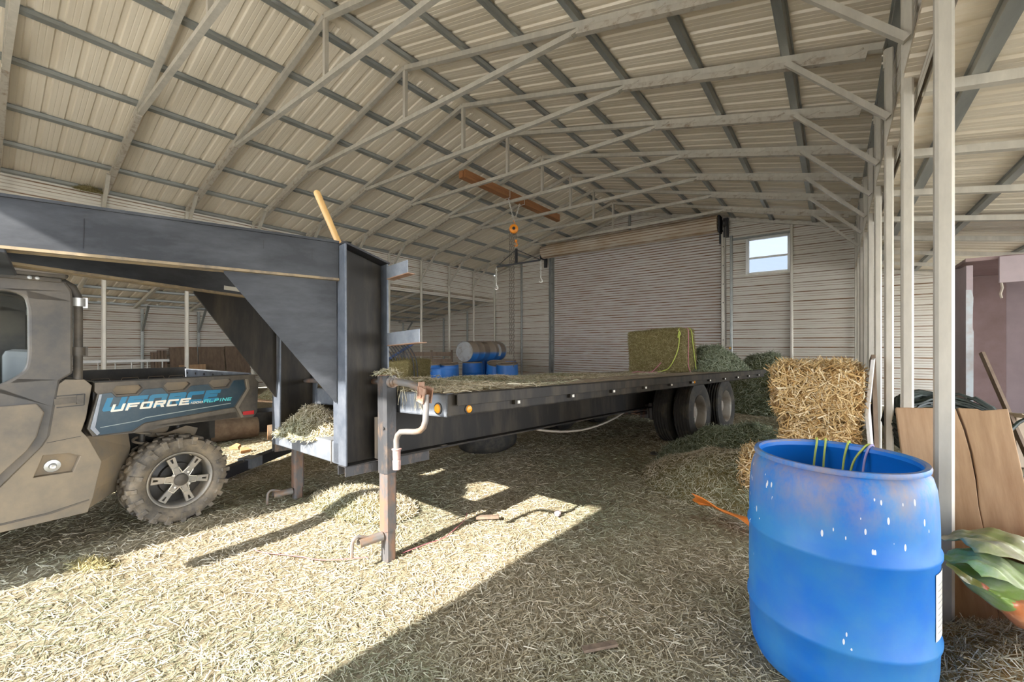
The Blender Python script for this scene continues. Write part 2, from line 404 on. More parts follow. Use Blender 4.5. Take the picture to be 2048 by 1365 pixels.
mb = MB(); mb.bb(-40, 40, -60, FRONT - .12, -.12, -.02); mb.bb(5.25, 40, FRONT - .12, 40, -.12, -.02); mb.bb(-40, -15.25, FRONT - .12, 40, -.12, -.02); mb.bb(-15.25, 5.25, BACK + .12, 40, -.12, -.02)
structure(mb.build('ground', mat('dirt_yard', (.50, .45, .36), .9, 0, (.58, .53, .44), .6)))

# ---- main roof: sheet with purlins fixed to it
mb = MB()
for sgn in (-1, 1):
    xe = XR + sgn * 5.62
    roof_sheet(mb, XR + sgn * .09, EZ(.09) + RO, xe, EZ(5.62) + RO, FRONT - .3, Y1)
ceil = structure(mb.build('ceiling', ROOF))
mb = MB()
mb.add([(XR - .12, FRONT - .3, EZ(.12) + RO + .004), (XR, FRONT - .3, ZR + RO + .02), (XR + .12, FRONT - .3, EZ(.12) + RO + .004), (XR - .12, Y1, EZ(.12) + RO + .004), (XR, Y1, ZR + RO + .02), (XR + .12, Y1, EZ(.12) + RO + .004)], [(0, 1, 4, 3), (1, 2, 5, 4)])
mb.build('ridge_cap', ROOF, ceil)
def hat(mb, c, nrm, y0, y1, wd=.125, h=.042):
    """hat channel along Y, its crown facing the room"""
    c = Vector(c); nrm = Vector(nrm).normalized(); t = Vector((nrm.z, 0, -nrm.x))
    pf = [(-wd / 2, h), (-wd * .36, h), (-wd * .27, 0), (wd * .27, 0), (wd * .36, h), (wd / 2, h)]
    vs = []
    for y in (y0, y1):
        for a, b in pf: vs.append(c + t * a + nrm * (b - h / 2) + Vector((0, y, 0)))
    mb.add(vs, [(i, i + 1, i + 7, i + 6) for i in range(5)])
for sgn, offs in ((-1, (.28, 1.13, 2.0, 2.84, 3.77, 4.66, 5.46)), (1, (.22, 1.22, 2.08, 2.87, 3.75, 4.62, 5.44))):
    for dx in offs:
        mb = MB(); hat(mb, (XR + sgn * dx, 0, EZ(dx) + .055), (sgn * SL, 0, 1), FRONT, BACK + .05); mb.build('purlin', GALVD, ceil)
# ---- lean-to roofs
LS = .165
for nm, sg, x0, lim in (('ceiling_left', -1, XL - .06, 4.35), ('ceiling_right', 1, XP + .05, 4.4)):
    mb = MB(); z0 = 3.06
    roof_sheet(mb, x0 - sg * .07, z0 + .01 + RO, x0 + sg * lim, z0 - LS * lim + RO, FRONT - .2, Y1)
    cl = structure(mb.build(nm, ROOF))
    for dx in (.28, .92, 1.85, 2.75, 3.6, 4.2):
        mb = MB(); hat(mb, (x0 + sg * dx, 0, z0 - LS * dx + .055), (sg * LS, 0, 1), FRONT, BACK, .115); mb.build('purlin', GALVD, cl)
    for kk in (range(1, 11) if sg < 0 else range(2, 11)):
        mb = MB(); y = YK(kk)
        if kk == 10: y -= .06
        mb.bar((x0 + sg * .03, y, z0 - .005), (x0 + sg * lim, y, z0 - LS * lim), TUBE, TUBE); mb.build('rafter', GALV, cl)
# ---- walls
mb = MB()
wall_sheet(mb, 'x', XL - .055, 3.02, EZ(5.46) + .10, lambda z: (FRONT, BACK), -1)
structure(mb.build('wall_left', WALL))
mb = MB(); wall_sheet(mb, 'x', XP + .055, 3.02, EZ(5.46) + .10, lambda z: (FRONT, BACK), 1)
structure(mb.build('wall_right', WALL))
mb = MB(); wall_sheet(mb, 'x', XL - 4.32, 0, 2.44, lambda z: (FRONT - .03, BACK + .03), -1)
wol = structure(mb.build('wall_outer', WALL))
gab = lambda z: (max(XL - .05, XR - (ZR + .10 - z) / SL), min(XP + .05, XR + (ZR + .10 - z) / SL))
DX0, DX1, DZ = -7.72, -2.42, 4.36
WX0, WX1, WZ0, WZ1 = -1.80, -.90, 3.22, 4.12
mb = MB()
wall_sheet(mb, 'y', BACK, 0, DZ, lambda z: (max(gab(z)[0], XL - .06), DX0), 1)
wall_sheet(mb, 'y', BACK, 0, WZ0, lambda z: (DX1, XP + .06), 1)
wall_sheet(mb, 'y', BACK, WZ0, WZ1, lambda z: (DX1, WX0), 1)
wall_sheet(mb, 'y', BACK, WZ0, WZ1, lambda z: (WX1, min(XP + .06, gab(z)[1])), 1)
wall_sheet(mb, 'y', BACK, WZ1, DZ, lambda z: (DX1, gab(z)[1]), 1)
wall_sheet(mb, 'y', BACK, DZ, ZR + .095, lambda z: gab(z), 1)
for sg, xa in ((-1, XL), (1, XP)):
    wall_sheet(mb, 'y', BACK, 0, 2.40, lambda z: tuple(sorted((xa, xa + sg * 4.38))), 1)
    wall_sheet(mb, 'y', BACK, 2.40, 3.08, lambda z: tuple(sorted((xa, xa + sg * max(.02, (3.17 - z) / LS)))), 1)
structure(mb.build('wall_back', WALL))
# front gable with the open doorway the sun comes through
mb = MB(); FX0, FX1, FZ = -6.55, -1.76, 3.36
wall_sheet(mb, 'y', FRONT, 0, FZ, lambda z: (XL - .06, FX0), -1); wall_sheet(mb, 'y', FRONT, 0, FZ, lambda z: (FX1, XP + .06), -1)
wall_sheet(mb, 'y', FRONT, FZ, ZR + .095, lambda z: gab(z), -1)
wall_sheet(mb, 'y', FRONT, 0, 2.36, lambda z: (XP, XP + 4.3), -1); wall_sheet(mb, 'y', FRONT, 2.36, 3.08, lambda z: (XP, XP + max(.02, (3.17 - z) / LS)), -1)
wall_sheet(mb, 'y', FRONT, 0, 2.36, lambda z: (XL - 3.5, XL), -1); wall_sheet(mb, 'y', FRONT, 2.36, 3.08, lambda z: (XL - max(.02, (3.17 - z) / LS), XL), -1)  # outermost strip left open, an added gap to let in more light
structure(mb.build('wall_front', WALL))

# ---- posts
ordn = ['zero', 'first', 'second', 'third', 'fourth', 'fifth', 'sixth', 'seventh', 'eighth', 'ninth', 'tenth', 'eleventh']
def tube_post(mb, x, y, z0, z1, s=TUBE):
    """square tube with folded corners"""
    e = s * .18; h = s / 2
    pf = [(-h, -h + e), (-h + e, -h), (h - e, -h), (h, -h + e), (h, h - e), (h - e, h), (-h + e, h), (-h, h - e)]
    mb.prism(pf, z1, Matrix.Translation((x, y, 0)), d0=z0)
for k in range(1, 11):
    y = YK(k) - (.04 if k == 10 else 0)
    mb = MB(); tube_post(mb, XL, y, -.03, EZ(5.41) - .03)
    p = mb.build('steel_post', GALV); nb = 11 - k
    lab = 'corner steel post where the wall with the lean-to meets the roll-up door wall' if k == 10 else 'square steel lean-to side post, %s counting from the roll-up door wall' % ordn[nb]
    if k == 1: lab = 'pale steel post standing just behind the cab of the side-by-side'
    if k == 2: lab = 'pale steel post rising behind the cargo bed of the side-by-side'
    tag(p, lab, 'post', 'posts of the lean-to side')
for k in range(2, 11):
    y = YK(k) - (.04 if k == 10 else 0)
    mb = MB(); tube_post(mb, XP, y, -.03, EZ(5.41) - .03); mb.box((XP - TUBE / 2 - .004, y, EZ(5.41) - .12), (.008, .05, .16))
    for dz in (-.07, -.14): mb.lathe([(0, .012), (.012, .010), (.014, 0)], 10, Matrix.Translation((XP - TUBE / 2 - .008, y, EZ(5.41) + dz)) @ Matrix.Rotation(R(-90), 4, 'Y'))
    lab = {2: 'nearest galvanized post, rising right behind the blue drum', 3: 'second galvanized post from the camera, left of the leaning wooden slab', 4: 'third galvanized post, beside the bent white panel',
           10: 'corner post against the roll-up door wall at the end of the galvanized row'}.get(k, '%s galvanized post of the row counted from the blue drum' % ordn[k - 1])
    tag(mb.build('steel_post', GALV), lab, 'post', 'posts of the row beside the blue drum')
# studs of the back wall
for i, (x, z1, lab) in enumerate([(-9.15, EZ(4.14), 'wall stud between the lean-to corner and the roll-up door'), (-7.92, EZ(2.91), 'wall stud right beside the guide of the roll-up door, chain hoist side'),
                      (-2.19, 4.32, 'wall stud beside the roll-up door chain'), (-.845, EZ(4.17), 'bright wall stud just right of the window'),
                      (XR, EZ(0), 'short stud under the roof peak above the roll-up door'), (-13.30, 2.58, 'lean-to wall stud farther from the main row of posts'), (-11.90, 2.8, 'lean-to wall stud nearer to the main row of posts')]):
    mb = MB(); tube_post(mb, x, BACK - TUBE / 2 - .003, 4.76 if i == 4 else -.02, z1 - .035); tag(mb.build('wall_stud', GALVD if i not in (3,) else GALV), lab, 'stud')
for i, x_ in enumerate((0, 1)):
    pass
mb = MB(); mb.bar((-2.155, BACK - .035, 3.19), (-.88, BACK - .035, 3.19), .05, .05); tag(mb.build('wall_rail', GALV), 'horizontal steel rail under the small window', 'rail')
mb = MB(); mb.bar((-2.155, BACK - .035, 4.18), (-.88, BACK - .035, 4.18), .05, .05); tag(mb.build('wall_rail', GALVD), 'horizontal steel rail above the small window', 'rail')
# outer lean-to wall studs with braces
for j, yy in enumerate((1.6, 2.85, 4.1, 5.3, 6.5, 7.75, 8.95, 10.2, 11.4)):
    t = thing('lean_to_post', '', 'post', (XL - 4.25, yy, 0), group='braced posts of the lean-to wall')
    t['label'] = 'dark braced post on the outer lean-to wall, %s from the roll-up door end' % ordn[9 - j]
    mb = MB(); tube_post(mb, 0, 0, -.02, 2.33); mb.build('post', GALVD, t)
    mb = MB(); mb.bar((.03, 0, 1.75), (.62, 0, 2.36), .05, .05); mb.build('knee_brace', GALVD, t)

# ---- trusses
def gable_frame(t, y, kb=True):
    def b(nm, p0, p1, m=GALV, s=TUBE, hh=None):
        mb = MB(); mb.bar(p0, p1, s, hh or s); return mb.build(nm, m, t)
    for sg in (-1, 1):
        xe = XR + sg * 5.37
        b('rafter', (XR + sg * .005, y, EZ(.005)), (xe, y, EZ(5.37)))
        if not kb: continue
        b('knee_brace', (XR + sg * 4.62, y - .055, EZ(4.62) - .06), (XR + sg * 5.40, y - .055, 3.40), GALV, .05)
        # flattened and welded lower chord under the rafter
        mb = MB(); a = 2.86
        mb.bar((XR + sg * a, y, EZ(a) - TUBE), (XR + sg * 5.25, y, EZ(5.25) - TUBE), TUBE, TUBE)
        for q in range(7):
            d = a + .15 + q * .36; mb.box((XR + sg * d, y - TUBE / 2 - .002, EZ(d) - TUBE / 2), (.12, .006, .016), Matrix.Rotation(-sg * math.atan(SL), 3, 'Y'))
        mb.build('lower_chord', GALVW, t)
    if not kb: return
    zc = EZ(2.86) - TUBE
    mb = MB(); ss = []
    mb.bar((XR - 2.80, y, zc), (XR + 2.80, y, zc), TUBE * .95, TUBE * .95)
    for sg in (-1, 1): mb.box((XR + sg * 2.83, y, zc + .004), (.11, TUBE * 1.1, TUBE * .6), Matrix.Rotation(-sg * .1, 3, 'Y'))
    mb.build('collar_tie', GALV, t)
    b('king_post', (XR, y, zc + .03), (XR, y, ZR - .03), GALV, .052)
for k in range(0, 11):
    y = YK(k) - (.03 if k == 10 else 0)
    lab = {0: 'nearest roof truss, only its rafter shows at the upper left edge of the photo', 1: 'second nearest roof truss, its peak cut off by the top of the photo',
           2: 'roof truss whose peak and hanging post are the nearest ones in view', 10: 'rafter pair lying against the gable above the roll-up door'}.get(k, '%s welded steel roof truss counted back from the roll-up door gable' % ordn[10 - k])
    t = thing('roof_truss', lab, 'truss', group='roof trusses')
    gable_frame(t, y, k < 10)

# ---- roll-up door, tracks, chain, window
def slat_prof(z0, z1):
    n = int((z1 - z0) / .0762 * 6); return [(z0 + (z1 - z0) * i / n, .010 * math.sin((z0 + (z1 - z0) * i / n) / .0762 * 2 * PI + PI)) for i in range(n + 1)]
mb = MB(); wall_sheet(mb, 'y', BACK - .06, 0.0, 4.5, lambda z: (DX0 - .06, DX1 + .06), 1, slat_prof)
door = structure(mb.build('door_1', DOORM))
mb = MB(); cyl = [(.225 + .008 * math.cos(i / 3 * 2 * PI), 0) for i in range(1)]
pr = []
n = 90; vs = []
for x in (-8.02, -2.46):
    for i in range(n):
        a = 2 * PI * i / n; rr = .225 + .007 * math.cos(a * 18); vs.append((x, math.cos(a) * rr, math.sin(a) * rr))
mb.add(vs, [(i, (i + 1) % n, n + (i + 1) % n, n + i) for i in range(n)], 0, True)
for x in (-8.02, -2.46): mb.add([(x, math.cos(2 * PI * i / 40) * .22, math.sin(2 * PI * i / 40) * .22) for i in range(40)], [tuple(range(40))])
mb.build('door_coil', DRUMM, door, (0, BACK - .30, 4.60))
for x in (-8.06, -2.42):
    mb = MB(); mb.bb(x - .02, x + .02, BACK - .42, BACK - .06, 4.35, 4.80); mb.bb(x - .05, x + .05, BACK - .12, BACK - .06, 4.1, 4.45); mb.build('coil_bracket', IRON, door)
for x, m in ((-7.77, GALVD), (-2.37, GALV)):
    mb = MB(); mb.bb(x - .055, x + .055, BACK - .13, BACK - .115, -.02, 4.4); mb.bb(x - .055, x - .045, BACK - .13, BACK - .03, -.02, 4.4); mb.bb(x + .045, x + .055, BACK - .13, BACK - .03, -.02, 4.4)
    for q in range(8): mb.lathe([(0, .012), (.014, .008), (.014, 0)], 8, Matrix.Translation((x, BACK - .13, .5 + q * .5)) @ Matrix.Rotation(R(90), 4, 'X'), mi=1)
    mb.build('door_guide', [m, IRON], door)
mb = MB()
mb.lathe([(0, -.03), (.10, -.03), (.11, 0), (.10, .03), (0, .03)], 20, Matrix.Translation((-2.30, BACK - .32, 4.58)) @ Matrix.Rotation(R(90), 4, 'Y')); mb.bb(-2.36, -2.24, BACK - .2, BACK - .06, 4.25, 4.75); mb.build('chain_wheel', IRON, door)
def chain(mb, p0, p1, pitch=.05, r=.005, wd=.012, mi=0):
    p0, p1 = Vector(p0), Vector(p1); L = (p1 - p0).length; n = max(1, int(L / pitch)); d = (p1 - p0).normalized(); s = d.orthogonal().normalized(); q = d.cross(s)
    for i in range(n):
        c = p0 + (p1 - p0) * ((i + .5) / n); a = s if i % 2 else q; h = pitch * .62
        pts = [c + d * (h * math.cos(t) * 1.0) + a * (wd * math.sin(t)) for t in [2 * PI * j / 8 for j in range(8)]]
        mb.tube(pts, r, 4, True, mi)
mb = MB(); chain(mb, (-2.32, BACK - .34, 4.5), (-2.31, BACK - .16, 1.35), .06, .004, .01); chain(mb, (-2.27, BACK - .34, 4.5), (-2.29, BACK - .16, 1.35), .06, .004, .01); mb.build('pull_chain', CHAIN, door)
mb = MB(); mb.lathe([(0, 0), (.03, .005), (.035, .03), (.02, .06), (0, .06)], 14, Matrix.Translation((-2.21, BACK - .07, 1.28)) @ Matrix.Rotation(R(90), 4, 'X')); mb.build('chain_keeper', mat('brass_keeper', (.5, .30, .08), .4, .4), door)
win = thing('window_1', None, None, (0, BACK - .02, 0)); win['kind'] = 'structure'
mb = MB()
for a in ((WX0 - .05, WX0 + .03, WZ0 - .03, WZ1 + .03), (WX1 - .03, WX1 + .03, WZ0 - .03, WZ1 + .03)): mb.bb(a[0], a[1], -.03, .04, a[2], a[3])
for z in (WZ0, WZ1): mb.bb(WX0, WX1, -.03, .04, z - .03, z + .03)
mb.build('window_frame', ALU, win)
mb = MB(); mb.bb(WX0 + .03, WX1 - .03, -.02, .02, 3.60, 3.645); mb.build('meeting_rail', ALU, win)
mb = MB(); mb.add([(WX0, 0, WZ0), (WX1, 0, WZ0), (WX1, 0, 3.62), (WX0, 0, 3.62)], [(0, 1, 2, 3)]); mb.build('lower_pane', GLASSL, win)
mb = MB(); mb.add([(WX0, .02, 3.62), (WX1, .02, 3.62), (WX1, .02, WZ1), (WX0, .02, WZ1)], [(0, 1, 2, 3)]); mb.build('upper_pane', GLASSW, win)
# ------------------------------------------------------------------ gooseneck flatbed trailer (local: x right, y to the rear)
TR = thing('gooseneck_trailer', 'long black gooseneck flatbed trailer with a hay-strewn wooden deck and dual wheels', 'trailer', (-2.971, 1.443, 0), (R(-1.17), R(-2.85), R(-5.6)))
TM = Matrix.Translation(TR.location) @ TR.rotation_euler.to_matrix().to_4x4()
ZB, ZFB, ZD = .561, .868, .995          # bottom of main beams, frame bottom, deck top
YF, YE, HW = .295, 7.48, 1.272
def I_beam(mb, p0, p1, w, h, up, tf=.013, tw=.010):
    p0, p1, up = Vector(p0), Vector(p1), Vector(up)
    for s in (-1, 1): mb.bar(p0 + up * (s * (h / 2 - tf / 2)), p1 + up * (s * (h / 2 - tf / 2)), w, tf, up)
    mb.bar(p0, p1, tw, h - 2 * tf, up)
for s in (1, -1):
    x = s * .575
    mb = MB(); I_beam(mb, (x, .30, (ZB + ZFB) / 2), (x, YE - .2, (ZB + ZFB) / 2), .17, ZFB - ZB, (0, 0, 1)); mb.build('main_beam', STEELB, TR)
    # upright I section, its top cut on the slope
    zt0, zt1 = 1.935, 1.85
    mb = MB(); mb.bb(x - .085, x + .085, 0, .013, ZB, zt0); mb.bb(x - .085, x + .085, .287, .300, ZB, zt1); mb.build('upright_flange', FLANGE, TR, bevel=.003)
    mb = MB()
    mb.prism([(.013, ZB), (.287, ZB), (.287, zt1), (.013, zt0 - .005)], .005, Matrix(((0, 0, 1, x), (1, 0, 0, 0), (0, 1, 0, 0), (0, 0, 0, 1))), d0=-.005)
    mb.build('upright', STEELB, TR, bevel=.003)
    mb = MB(); mb.bar((x, -.004, zt0 + .006), (x, .31, zt1 + .006), .172, .012); mb.build('upright_cap', IRON, TR)
    # inverted channel under the beam
    mb = MB(); a = s * .585
    mb.bb(x - .02, x + s * .085, 0, .61, ZB - .006, ZB); mb.bb(x + s * .075, x + s * .085, 0, .61, ZB - .062, ZB); mb.bb(x - .02, x - .011, 0, .61, ZB - .062, ZB); mb.build('step_channel', JACKD, TR)
    # tapering gooseneck arm
    A = Vector((x, 0, 1.835)); B = Vector((s * .20, -1.44, 1.85)); d = (B - A).normalized(); nrm = Vector((d.y, -d.x, 0)) * (-1)
    nrm = Vector((-d.y * s, d.x * s, 0)).normalized()
    if nrm.x * s < 0: nrm = -nrm
    mb = MB(); hh = .252
    mb.bar(A, B, .012, hh); 
    arm = mb.build('gooseneck_arm', STEEL, TR, bevel=.002)
    for q in (-1, 1): mb = MB(); mb.bar(A - nrm * .025 + Vector((0, 0, q * (hh / 2 - .007))), B - nrm * .025 + Vector((0, 0, q * (hh / 2 - .007))), .085, .014); mb.build('arm_flange', TANE if q < 0 else STEEL, arm)
    # scratches and chalk marks
    if s > 0:
        for u, z0, z1 in ((.155, -.02, .06), (.41, .02, .07), (1.16, -.085, .06)): 
            c = A + d * u + nrm * .0065; MB().bar(c + Vector((0, 0, z0)), c + Vector((0, 0, z1)), .003, .002, nrm).build('weld_mark', IRON, arm)
    if s < 0: c = A + d * .335 - nrm * .0075 + Vector((0, 0, -.066)); MB().bar(c - d * .065, c + d * .065, .002, .03, (0, 0, 1)).build('sticker', WHITE, arm)
    # gusset plate
    g0, g1 = A + d * .015, A + d * .60
    L = .60
    M = Matrix(((d.x, 0, nrm.x, A.x - nrm.x * .02), (d.y, 0, nrm.y, A.y - nrm.y * .02), (d.z, 1, 0, A.z - .126), (0, 0, 0, 1)))
    mb = MB(); mb.prism([(.012, 0), (.60, 0), (.60, -.012), (.02, -.765), (.012, -.765)], .006, M, d0=-.006); mb.build('gusset', STEEL if s > 0 else STEELB, TR)
    # diagonal end strap where the arm meets the neck
    mb = MB(); mb.bar(B + Vector((0, 0, -.13)) + nrm * .01, B + d * .20 + Vector((0, 0, .10)) + nrm * .01, .02, .03); mb.build('neck_strap', IRON, TR)
mb = MB(); mb.bb(-.22, .22, -1.80, -1.46, 1.735, 1.965); mb.bb(-.30, .30, -1.72, -1.36, 1.69, 1.708); mb.tube([(0, -1.6, .60), (0, -1.6, 1.98)], .085, 24); mb.build('coupler', STEEL, TR, bevel=.006)
mb = MB(); mb.bb(-.572, .572, .0, .10, ZB, .697); cb = mb.build('cross_tube', PLATE, TR, bevel=.008)
mb = MB(); mb.tube([(.47, -.004, ZB - .004), (.47, -.004, .70), (.47, .104, .70), (.47, .104, ZB - .004)], .004, 5, True); mb.build('wire_tie', CHAIN, cb)
# deck
mb = MB(); nb = 13; wb = 2 * HW / nb
for i in range(nb): mb.bb(-HW + i * wb + .003, -HW + (i + 1) * wb - .003, YF + .04, YE - .04, ZD - .045, ZD - .002 - .004 * (i % 3))
mb.build('deck_boards', DECK, TR)
mb = MB(); mb.bb(-HW, HW, YF, YF + .008, ZFB, ZD + .004); mb.bb(-HW, HW, YF, YF + .05, ZFB, ZFB + .008); mb.bb(-HW, HW, YF, YF + .05, ZD - .004, ZD + .004); mb.build('front_rail', PLATE, TR)
mb = MB(); mb.bb(-HW, HW, YE - .01, YE, ZFB, ZD + .004); mb.bb(-HW, HW, YE - .05, YE, ZD - .004, ZD + .004); mb.build('rear_rail', STEELB, TR)
pk = [.917 + .1775 * 0] * 0
for s in (1, -1):
    x = s * HW
    mb = MB(); mb.bb(x - s * .008, x, YF, YE, ZFB, ZD); mb.bb(x - s * .06, x, YF, YE, ZFB, ZFB + .008); mb.bb(x - s * .06, x, YF, YE, ZD - .004, ZD + .003); sr = mb.build('side_rail', STEELB, TR)
    mb = MB(); mb.bb(x + s * .028, x + s * .038, YF + .05, YE, ZD - .066, ZD + .002); mb.bb(x, x + s * .038, YF + .05, YE, ZD - .006, ZD + .002); mb.build('rub_rail', STEELB, TR, bevel=.002)
    for i in range(11):
        t = YF + .57 + .614 * i
        mb = MB(); mb.bb(x, x + s * .028, t - .035, t + .035, ZD - .095, ZD - .005); mb.lathe([(0, -.007), (.017, -.007), (.017, .012), (0, .012)], 12, Matrix.Translation((x + s * .019, t, ZD - .085)), mi=1); mb.build('stake_pocket', [STEELB, GALV], sr)
for i in range(12):
    mb = MB(); y = YF + .4 + i * .6; mb.bb(-HW + .01, HW - .01, y, y + .045, ZFB + .004, ZD - .046); mb.build('cross_member', STEELB, TR)
def lamp(name, c, axis, par, r=.03):
    M = Matrix.Translation(c) @ Matrix.Rotation(R(90), 4, axis)
    mb = MB(); mb.lathe([(0, 0), (r * 1.28, 0), (r * 1.28, .006), (r * 1.02, .008), (r * 1.0, .006)], 24, M, 0); mb.lathe([(r * 1.0, .006), (r * .8, .013), (0, .016)], 24, M, 1)
    mb.build(name, [BLACKP, AMBER], par)
lamp('marker_lamp', (HW - .075, YF, (ZFB + ZD) / 2 - .018), 'X', TR, .027); lamp('marker_lamp', (HW, YF + .16, ZFB + .033), 'Y', TR, .0225); lamp('marker_lamp', (HW, YF + 3.75, ZFB + .045), 'Y', TR, .02); lamp('marker_lamp', (-HW + .075, YF, (ZFB + ZD) / 2 - .018), 'X', TR, .027)
# angle stubs on the near upright
for z, L in ((1.79, .25), (1.345, .37)):
    mb = MB(); mb.bb(.66, .66 + L, .285, .291, z - .04, z + .04); mb.bb(.66, .66 + L, .285, .34, z - .046, z - .04, 1); mb.build('angle_stub', [PLATE, RUST], TR, bevel=.001)
# wheels: outer wheel faces +x
def trailer_wheel(par, x, y, zc, face):
    t = bpy.data.objects.new('wheel', None); COL.objects.link(t); t.parent = par; t.location = (x, y, zc)
    M = Matrix.Rotation(R(90) * face, 4, 'Y'); mb = MB(); wd = .105
    prof = [(.215, -wd * .78), (.25, -wd * .95), (.315, -wd * 1.05), (.355, -wd * .95), (.383, -wd * .84)]
    for g in (-.5, -.16, .16, .5): prof += [(.39, wd * (g - .12)), (.378, wd * (g - .045)), (.378, wd * (g + .045)), (.39, wd * (g + .12))]
    prof += [(.383, wd * .84), (.355, wd * .95), (.315, wd * 1.05), (.25, wd * .95), (.215, wd * .78)]
    mb.lathe(prof, 56, M); mb.build('tire', TIRE, t)
    mb = MB(); mb.lathe([(.222, wd * .86), (.208, wd * .72), (.20, wd * .2), (.19, -.2 * wd), (.15, -.35 * wd), (.10, -.3 * wd), (.085, -.1 * wd), (.075, .25 * wd), (0, .25 * wd)], 40, M)
    mb.lathe([(.222, -wd * .86), (.2, -wd * .4), (.2, wd * .2)], 40, M)
    for q in range(8):
        a = q * PI / 4; mb.lathe([(0, .02), (.012, .02), (.012, 0)], 6, M @ Matrix.Translation((.125 * math.cos(a), .125 * math.sin(a), -.33 * wd)))
    mb.build('rim', RIM, t); return t
for ay in (YF + 3.97, YF + 5.02):
    mb = MB(); mb.tube([(-1.0, ay, .50), (1.0, ay, .50)], .062, 16); mb.build('axle', RUSTY, TR)
    for s in (1, -1):
        mb = MB(); mb.bb(s * .50, s * .62, ay - .1, ay + .1, .42, .60); mb.bb(s * .53, s * .60, ay - .45, ay + .45, .535, .562)
        for q in range(3): mb.bb(s * .54, s * .60, ay - .42 + .07 * q, ay + .42 - .07 * q, .50 - .012 * q, .512 - .012 * q)
        mb.bb(s * .62, s * .66, ay - .075, ay + .075, .40, .62); mb.build('spring_hanger', RUSTY, TR)
        for xo, fc in ((1.165, 1), (.90, -1)): trailer_wheel(TR, s * xo, ay, .52, s * fc)
# drop-leg jacks
def jack(s, crank):
    J = bpy.data.objects.new('landing_jack', None); COL.objects.link(J); J.parent = TR; J.location = (s * .748, .232, 0)
    mb = MB(); tube_post(mb, 0, 0, .50, 1.105, .098); mb.tube([(.03 * s, -.051, .78), (.03 * s, -.049, .78)], .012, 10); mb.build('jack_tube', JACKD, J)
    mb = MB(); tube_post(mb, 0, 0, 1.105, 1.123, .102); mb.build('jack_cap', RUST, J)
    mb = MB(); tube_post(mb, 0, 0, .145, .50, .085); mb.build('inner_tube', RUSTY, J)
    mb = MB(); tube_post(mb, 0, 0, -.05, .145, .072); mb.build('drop_leg', RUSTY, J)
    mb = MB(); M = Matrix.Translation((0, -.045, .115)) @ Matrix.Rotation(R(90), 4, 'X')
    mb.lathe([(.03, 0), (.03, .15), (.026, .15), (.026, 0)], 18, M, a0=R(-30), a1=R(210), closed=False)
    pts = [(0, -.12, .13)] + [(0, -.20 - .035 * math.sin(a), .125 + .035 * math.cos(a) - .0) for a in np.linspace(0, PI * .5, 5)] + [(0, -.238, .05)]
    mb.tube(pts, .0105, 8); mb.build('plunger_pin', PIPE, J)
    mb = MB(); mb.bb(-s * .09, 0, -.04, .055, .58, .84); mb.build('jack_bracket', STEELB, J)
    mb = MB(); mb.lathe([(0, 0), (.036, 0), (.036, .03), (.028, .03), (.028, .055), (0, .055)], 18, Matrix.Translation((s * .049, 0, 1.065)) @ Matrix.Rotation(R(90) * s, 4, 'Y')); mb.build('crank_collar', PIPE, J)
    if crank:
        H = bpy.data.objects.new('crank_handle', None); COL.objects.link(H); H.parent = J
        mb = MB(); mb.tube([(.09, 0, 1.068), (.28, -.01, 1.055), (.40, -.03, 1.035), (.455, -.045, 1.02)], .021, 12); mb.build('crank_shaft', PIPE, H)
        mb = MB()
        for q in (-1, 1): mb.box((.478, -.048 + q * .026, 1.0), (.06, .008, .085), Matrix.Rotation(.25, 3, 'Y'))
        mb.box((.455, -.048, 1.02), (.012, .06, .05)); mb.tube([(.485, -.085, .995), (.485, -.01, .995)], .008, 8); mb.box((.44, -.045, 1.055), (.02, .03, .03)); mb.build('clevis', RUST, H)
        mb = MB(); cr = [(.487, -.048, 1.0), (.492, -.052, .93), (.490, -.056, .86), (.478, -.06, .825), (.45, -.065, .803), (.41, -.07, .795), (.33, -.08, .79), (.29, -.085, .786), (.262, -.088, .765), (.25, -.09, .735), (.252, -.09, .66)]
        mb.tube(cr, .0165, 12); mb.build('crank_rod', PIPE, H)
        mb = MB(); mb.lathe([(0, .55), (.022, .55), (.024, .60), (.021, .602), (.023, .66), (.028, .662), (.028, .668), (.017, .67)], 16, Matrix.Translation((.253, -.09, .02))); mb.build('grip', PINK, H)
    return J
jack(1, True); jack(-1, False)
mb = MB(); mb.tube([(-.70, .23, 1.066), (.70, .23, 1.066)], .019, 10); mb.build('jack_cross_shaft', RUSTY, TR)
# sagging cable under the frame
mb = MB(); mb.tube([Vector((.5, 1.9 + 1.9 * u, ZB - .004 - .13 * math.sin(PI * u) ** .8)) for u in np.linspace(0, 1, 17)], .011, 8); mb.build('sagging_cable', CABLE, TR)
